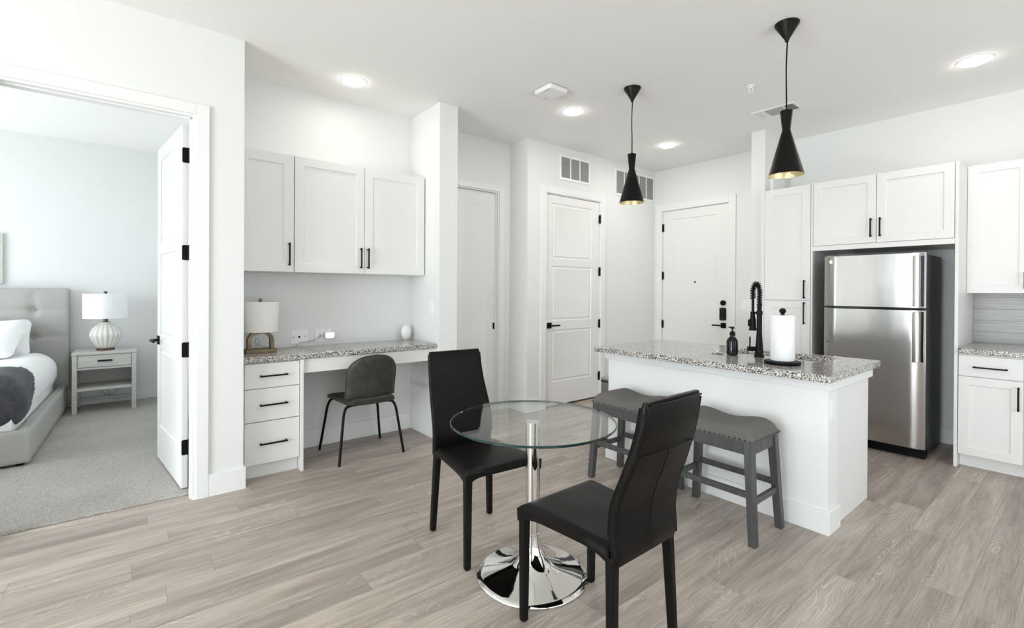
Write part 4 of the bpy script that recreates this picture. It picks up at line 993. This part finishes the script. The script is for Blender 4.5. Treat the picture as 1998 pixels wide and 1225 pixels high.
MB().sphere((2.045, 4.125, 0.869 + 0.073), 0.073, 28, 18, (0.70, 0.45, 1.0)).build('shell', 'plastic', t); MB().lathe([(0.030, 0), (0.030, 0.006), (0.02, 0.008)], (2.045, 4.125, 0.869), 20).build('base', 'grey_plastic', t)

t = thing('wall_panel', (5.35, 2.165, 2.37), 'white box mounted on the wing wall above the tall pantry cabinet, behind the near pendant', 'wall panel')
b = MB(); lp = rrect(0.150, 0.150, 0.022); b.loft([[(5.345 + p, 2.1645 - d, 2.525 + q) for p, q in lp] for d in (0.0, 0.034)]); b.build('cover', 'plastic', t, 0.004)

# desk lamp
t = thing('desk_lamp', (0.765, 3.965, 0.869), 'bronze arch table lamp with white drum shade on the desk', 'lamp')
lx, ly = 0.765, 3.965
MB().box(lx - 0.105, lx + 0.105, ly - 0.055, ly + 0.055, 0.869, 0.897).build('base_plate', 'bronze', t, 0.002)
b = MB(); loops = []
path = [(-0.078, 0.897)] + [(-0.078, 0.897 + 0.0145 * k) for k in range(1, 5)] + [(-0.078 * math.cos(a * math.pi / 16), 0.957 + 0.068 * math.sin(a * math.pi / 16)) for a in range(17)] + [(0.078, 0.957 - 0.0145 * k) for k in range(1, 5)] + [(0.078, 0.897)]
for i, (p, q) in enumerate(path):
    a = Vector(path[max(0, i - 1)]); c = Vector(path[min(len(path) - 1, i + 1)]); d = (c - a).normalized(); nn = Vector((-d.y, d.x)) * 0.012
    loops.append([(lx + p + nn.x, ly - 0.030, q + nn.y), (lx + p - nn.x, ly - 0.030, q - nn.y), (lx + p - nn.x, ly + 0.030, q - nn.y), (lx + p + nn.x, ly + 0.030, q + nn.y)])
b.loft(loops).build('arch', 'bronze', t, 0.001)
MB().lathe([(0.008, 1.03), (0.008, 1.262)], (lx, ly, 0), 12).build('stem', 'bronze', t)
b = MB().lathe([(0.120, 1.026), (0.129, 1.252), (0.126, 1.252), (0.117, 1.026), (0.120, 1.026)], (lx, ly, 0), 48, caps=False); b.build('shade', 'shade', t, weld=True)
b = MB()
for a in (0, 120, 240): b.cyl((lx, ly, 1.246), (lx + 0.126 * math.cos(R(a)), ly + 0.126 * math.sin(R(a)), 1.246), 0.002, 6)
b.build('spider', 'bronze', t); MB().box(lx - 0.010, lx + 0.010, ly - 0.010, ly + 0.010, 1.252, 1.276).build('finial', 'bronze', t, 0.001)
b = MB(); z = 0.8725
b.tube(smoothpath([(0.80, 4.03, z), (0.90, 4.06, z), (1.0, 4.11, z), (1.06, 4.165, z + 0.004), (1.12, 4.19, 0.90), (1.20, 4.19, 0.908), (1.262, 4.185, 0.935), (1.279, 4.196, 0.946)], 8), 0.0028, 8)
b.cyl((1.279, 4.183, 0.947), (1.279, Yd - 0.008, 0.947), 0.011, 12)
o = b.build('lamp_cord', 'grey_plastic'); tag(o, 'grey lamp cord running from the desk lamp to the outlet', 'cord')
b = MB(); b.tube(smoothpath([(0.70, 4.045, z), (0.735, 4.05, 0.885), (0.775, 4.05, 0.93), (0.76, 4.05, 0.965), (0.745, 4.05, 0.945), (0.77, 4.05, 0.915), (0.82, 4.05, 0.90), (0.835, 4.05, z)], 8), 0.0026, 8)
o = b.build('coiled_cord', 'grey_plastic'); tag(o, 'loop of grey cord behind the arch of the desk lamp', 'cord')

# ------------------------------------------------------------------ bedroom
bed = thing('bed', (-0.60, 5.02, 0), 'grey upholstered bed with tufted headboard seen through the doorway', 'bed', world=False)
Wd = 1.72; Ln = 2.10
MB().rbox((-0.035, Ln / 2, 0.150), (0.040, Ln / 2, 0.125), 0.018, 8).build('side_rail', 'linen_bed', bed, angle=60)
MB().rbox((-Wd + 0.035, Ln / 2, 0.150), (0.040, Ln / 2, 0.125), 0.018, 8).build('side_rail', 'linen_bed', bed, angle=60)
MB().rbox((-Wd / 2, 0.035, 0.146), (Wd / 2 + 0.004, 0.040, 0.125), 0.020, 8).build('foot_rail', 'linen_bed', bed, angle=60)
bx0 = -Wd + 0.0; HBx = (-Wd / 2 - 0.0, Ln + 0.045)
tuft_x = [-0.27 - 0.335 * k for k in range(5)]; tuft_z = [0.81, 1.10]
def hb(p):
    x, y, z = p
    if y < Ln + 0.04:
        d = 0.0
        for tx_ in tuft_x:
            for tz_ in tuft_z: d += 0.030 * math.exp(-((x - tx_) ** 2 + (z - tz_) ** 2) / 0.0018)
            d += 0.012 * math.exp(-((x - tx_) ** 2) / 0.0007) * (1 if z < 1.30 else 0)
        for tz_ in tuft_z: d += 0.012 * math.exp(-((z - tz_) ** 2) / 0.0007)
        y += d
    return Vector((x, y, z))
MB().rbox((-Wd / 2, Ln + 0.045, 0.675), (Wd / 2 + 0.012, 0.055, 0.655), 0.022, 60, hb).build('headboard', 'linen_bed', bed, angle=70)
b = MB()
for tx_ in tuft_x:
    for tz_ in tuft_z: b.sphere((tx_, Ln + 0.016, tz_), 0.010, 10, 6)
b.build('tufting_buttons', 'linen_bed', bed)
MB().rbox((-Wd / 2, Ln / 2 + 0.02, 0.30), (Wd / 2 - 0.09, Ln / 2 - 0.05, 0.16), 0.06, 10).build('mattress', 'white_cloth', bed, angle=60)
for x in (-0.06, -Wd + 0.06):
    for y in (0.06, Ln - 0.05): MB().cyl((x, y, 0.004), (x, y, 0.035), 0.025, 12).build('foot', 'black', bed)
bed.location = (-0.590, 5.020, 0.010); bed.rotation_euler = (0, 0, R(-1.4))
BM = Matrix.Translation(bed.location) @ Matrix.Rotation(R(-1.4), 4, 'Z')
def duv(p):
    n = mnoise.noise(Vector((p.x * 3.1, p.y * 2.3, p.z * 3))) * 0.012 + mnoise.noise(Vector((p.x * 9, p.y * 6, p.z * 7))) * 0.004
    return p + Vector((n, n * 0.5, n))
DC = (-Wd / 2, 1.03, 0.455); DH = (Wd / 2 - 0.055, 0.985, 0.205)
o = MB().rbox(DC, DH, 0.185, 40, duv).build('duvet', 'white_cloth', None, angle=180); o.matrix_world = BM
tag(o, 'smooth white duvet covering the bed', 'bedding')
# throw blanket lying over the foot of the bed
b = MB(); b.rbox(DC, (DH[0] + 0.012, DH[1] + 0.012, DH[2] + 0.012), 0.19, 56, lambda p: duv(p) + Vector((0, 0, 0)))
def keep(p):
    if p.z < 0.262: return False
    if p.x > -0.16:                                     # hanging side: slanted hem
        return p.y < 0.16 + (p.z - 0.27) * 1.35 + 0.010 * math.sin(p.z * 55)
    return p.y < 0.60 + 0.015 * math.sin(p.x * 9)
dead = [f for f in b.bm.faces if not keep(f.calc_center_median())]
bmesh.ops.delete(b.bm, geom=dead, context='FACES')
o = b.build('throw_blanket', 'throw', None, angle=180); o.matrix_world = BM
s_ = o.modifiers.new('thick', 'SOLIDIFY'); s_.thickness = 0.012; s_.offset = 1.0
tag(o, 'dark charcoal throw blanket draped over the foot of the white bed', 'blanket')
def pillow(c, h, rot, label):
    def fn(p):
        q = p; x, y, z = q.x / h[0], q.y / h[1], q.z / h[2]
        k = (1 - 0.75 * max(abs(x), abs(y)) ** 4) 
        n = mnoise.noise(Vector((q.x * 6 + c[0] * 7, q.y * 6, q.z * 5))) * 0.022 + mnoise.noise(Vector((q.x * 15, q.y * 13 + c[1], q.z * 9))) * 0.008
        pinch = 1 + 0.07 * (x * x * y * y)
        return Vector((q.x * pinch, q.y * pinch, q.z * k + n))
    o = MB().rbox((0, 0, 0), h, min(h) * 0.9, 22, fn).build('pillow', 'white_cloth', None, angle=180)
    o.matrix_world = BM @ Matrix.Translation(c) @ Matrix.Rotation(R(rot[2]), 4, 'Z') @ Matrix.Rotation(R(rot[0]), 4, 'X') @ Matrix.Rotation(R(rot[1]), 4, 'Y')
    tag(o, label, 'pillow', 'pillows on the bed')
pillow((-0.60, 1.87, 0.82), (0.33, 0.22, 0.085), (52, 0, 4), 'white pillow leaning against the grey headboard, its corner sticking out')
pillow((-0.66, 1.64, 0.78), (0.36, 0.24, 0.09), (28, -4, -6), 'front white pillow lying crumpled on top of the duvet')

# nightstand
t = thing('nightstand', (-0.213, 6.95, 0), 'pale grey wood nightstand with one drawer and open shelf beside the bed', 'nightstand')
x0, x1, y0, y1 = -0.478, 0.052, 6.722, 7.180
MB().box(x0 - 0.004, x1 + 0.004, y0 - 0.004, y1 + 0.004, 0.632, 0.657).build('top', 'pale_wood', t, 0.002)
for xx in (x0, x1 - 0.040):
    for yy in (y0, y1 - 0.040): MB().box(xx, xx + 0.040, yy, yy + 0.040, 0.012, 0.631).build('leg', 'pale_wood', t, 0.002)
for xx in (x0 + 0.006, x1 - 0.024): MB().box(xx, xx + 0.018, y0 + 0.0405, y1 - 0.0405, 0.250, 0.631).build('side_panel', 'pale_wood', t)
MB().box(x0 + 0.0405, x1 - 0.0405, y1 - 0.022, y1 - 0.006, 0.250, 0.631).build('back_panel', 'pale_wood', t)
MB().box(x0 + 0.0255, x1 - 0.0255, y0 + 0.012, y1 - 0.0225, 0.474, 0.497).build('drawer_rail', 'pale_wood', t, 0.001)
dr = MB().box(x0 + 0.043, x1 - 0.043, y0 + 0.006, y0 + 0.026, 0.501, 0.627).build('drawer', 'pale_wood', t, 0.001)
b = MB(); lp = rrect(0.062, 0.0075, 0.007); b.loft([[(-0.213 + p, y0 + 0.006 - d, 0.566 + q) for p, q in lp] for d in (0.0, 0.016)]); b.build('handle', 'black', dr)
MB().box(x0 + 0.0405, x1 - 0.0405, y0 + 0.006, y1 - 0.0225, 0.250, 0.280).build('shelf', 'pale_wood', t, 0.002)
MB().box(x0 + 0.0405, x1 - 0.0405, y1 - 0.032, y1 - 0.010, 0.070, 0.105).build('stretcher', 'pale_wood', t, 0.002)
for xx in (x0 + 0.010, x1 - 0.030): MB().box(xx, xx + 0.020, y0 + 0.0405, y1 - 0.0405, 0.070, 0.105).build('stretcher', 'pale_wood', t, 0.002)
b = MB(); b.tube(smoothpath([(-0.30, 7.215, 0.24), (-0.27, 7.22, 0.17), (-0.22, 7.215, 0.12), (-0.17, 7.22, 0.10), (-0.12, 7.22, 0.15), (-0.10, 7.225, 0.24)], 8), 0.004, 8); b.tube(smoothpath([(-0.22, 7.215, 0.24), (-0.20, 7.22, 0.16), (-0.17, 7.215, 0.09), (-0.10, 7.21, 0.045)], 8), 0.004, 8)
o = b.build('power_cable', 'grey_plastic'); tag(o, 'grey power cables hanging behind the nightstand', 'cable')
# bedside lamp
lx, ly, lz = -0.216, 6.935, 0.657
t = thing('table_lamp', (lx, ly, lz), 'white ribbed ceramic table lamp with drum shade on the nightstand', 'lamp')
MB().lathe([(0.078, 0), (0.080, 0.003), (0.080, 0.020), (0.076, 0.023), (0.01, 0.023)], (lx, ly, lz), 40).build('foot', 'wood_brown', t)
gp = [(0.062, 0.023), (0.075, 0.035), (0.102, 0.075), (0.128, 0.125), (0.140, 0.165), (0.138, 0.195), (0.120, 0.235), (0.090, 0.268), (0.060, 0.292), (0.040, 0.306), (0.028, 0.314)]
gsm = smoothpath([(r_, 0, z_) for r_, z_ in gp], 4); nseg = 96
b = MB(); b.loft([[(lx + (p.x * (1 + 0.035 * abs(math.sin(10 * a_ / 2)) - 0.02)) * math.cos(a_), ly + (p.x * (1 + 0.035 * abs(math.sin(10 * a_ / 2)) - 0.02)) * math.sin(a_), lz + p.z) for a_ in [2 * math.pi * k / nseg for k in range(nseg)]] for p in gsm])
b.build('body', 'ceramic', t, angle=60)
MB().lathe([(0.034, 0.312), (0.034, 0.318), (0.020, 0.322), (0.020, 0.352), (0.006, 0.354), (0.006, 0.628)], (lx, ly, lz), 20).build('neck', 'bronze', t)
MB().lathe([(0.194, 0.356), (0.194, 0.626), (0.191, 0.626), (0.191, 0.356), (0.194, 0.356)], (lx, ly, lz), 56, caps=False).build('shade', 'white_cloth', t, weld=True)
b = MB()
for a in (0, 120, 240): b.cyl((lx, ly, lz + 0.618), (lx + 0.191 * math.cos(R(a)), ly + 0.191 * math.sin(R(a)), lz + 0.618), 0.002, 6)
b.build('spider', 'bronze', t); b = MB(); b.sphere((lx, ly, lz + 0.643), 0.017, 14, 8, (1, 1, 0.7)); b.cyl((lx, ly, lz + 0.620), (lx, ly, lz + 0.640), 0.006, 10); b.build('finial', 'bronze', t)
# picture over the bed
t = thing('framed_picture', (-1.55, 7.24, 1.37), 'pale framed picture on the bedroom wall above the headboard', 'picture')
b = MB(); b.box(-2.10, -1.050, 7.232, 7.2595, 1.385, 1.41).box(-2.10, -1.050, 7.232, 7.2595, 1.895, 1.92).box(-2.10, -2.075, 7.232, 7.2595, 1.41, 1.895).box(-1.075, -1.050, 7.232, 7.2595, 1.41, 1.895); b.build('frame', 'pale_wood', t)
MB().box(-2.075, -1.075, 7.240, 7.255, 1.41, 1.895).build('print', 'duct', t)
# curtain beside the living-room window (shows as a reflection in the fridge)
b = MB(); n = 90; loops = []
for z in (0.03, 0.8, 1.6, 2.75):
    loops.append([(-4.93 + 0.028 * math.sin(k * 0.62) * (1.1 - 0.15 * z), 2.70 + 0.70 * k / n, z) for k in range(n + 1)])
b.loft(loops, caps=False, closed=False); o = b.build('curtain', 'white_cloth', None, angle=180)
s_ = o.modifiers.new('thick', 'SOLIDIFY'); s_.thickness = 0.004
tag(o, 'white floor-length curtain beside the living-room window', 'curtain')
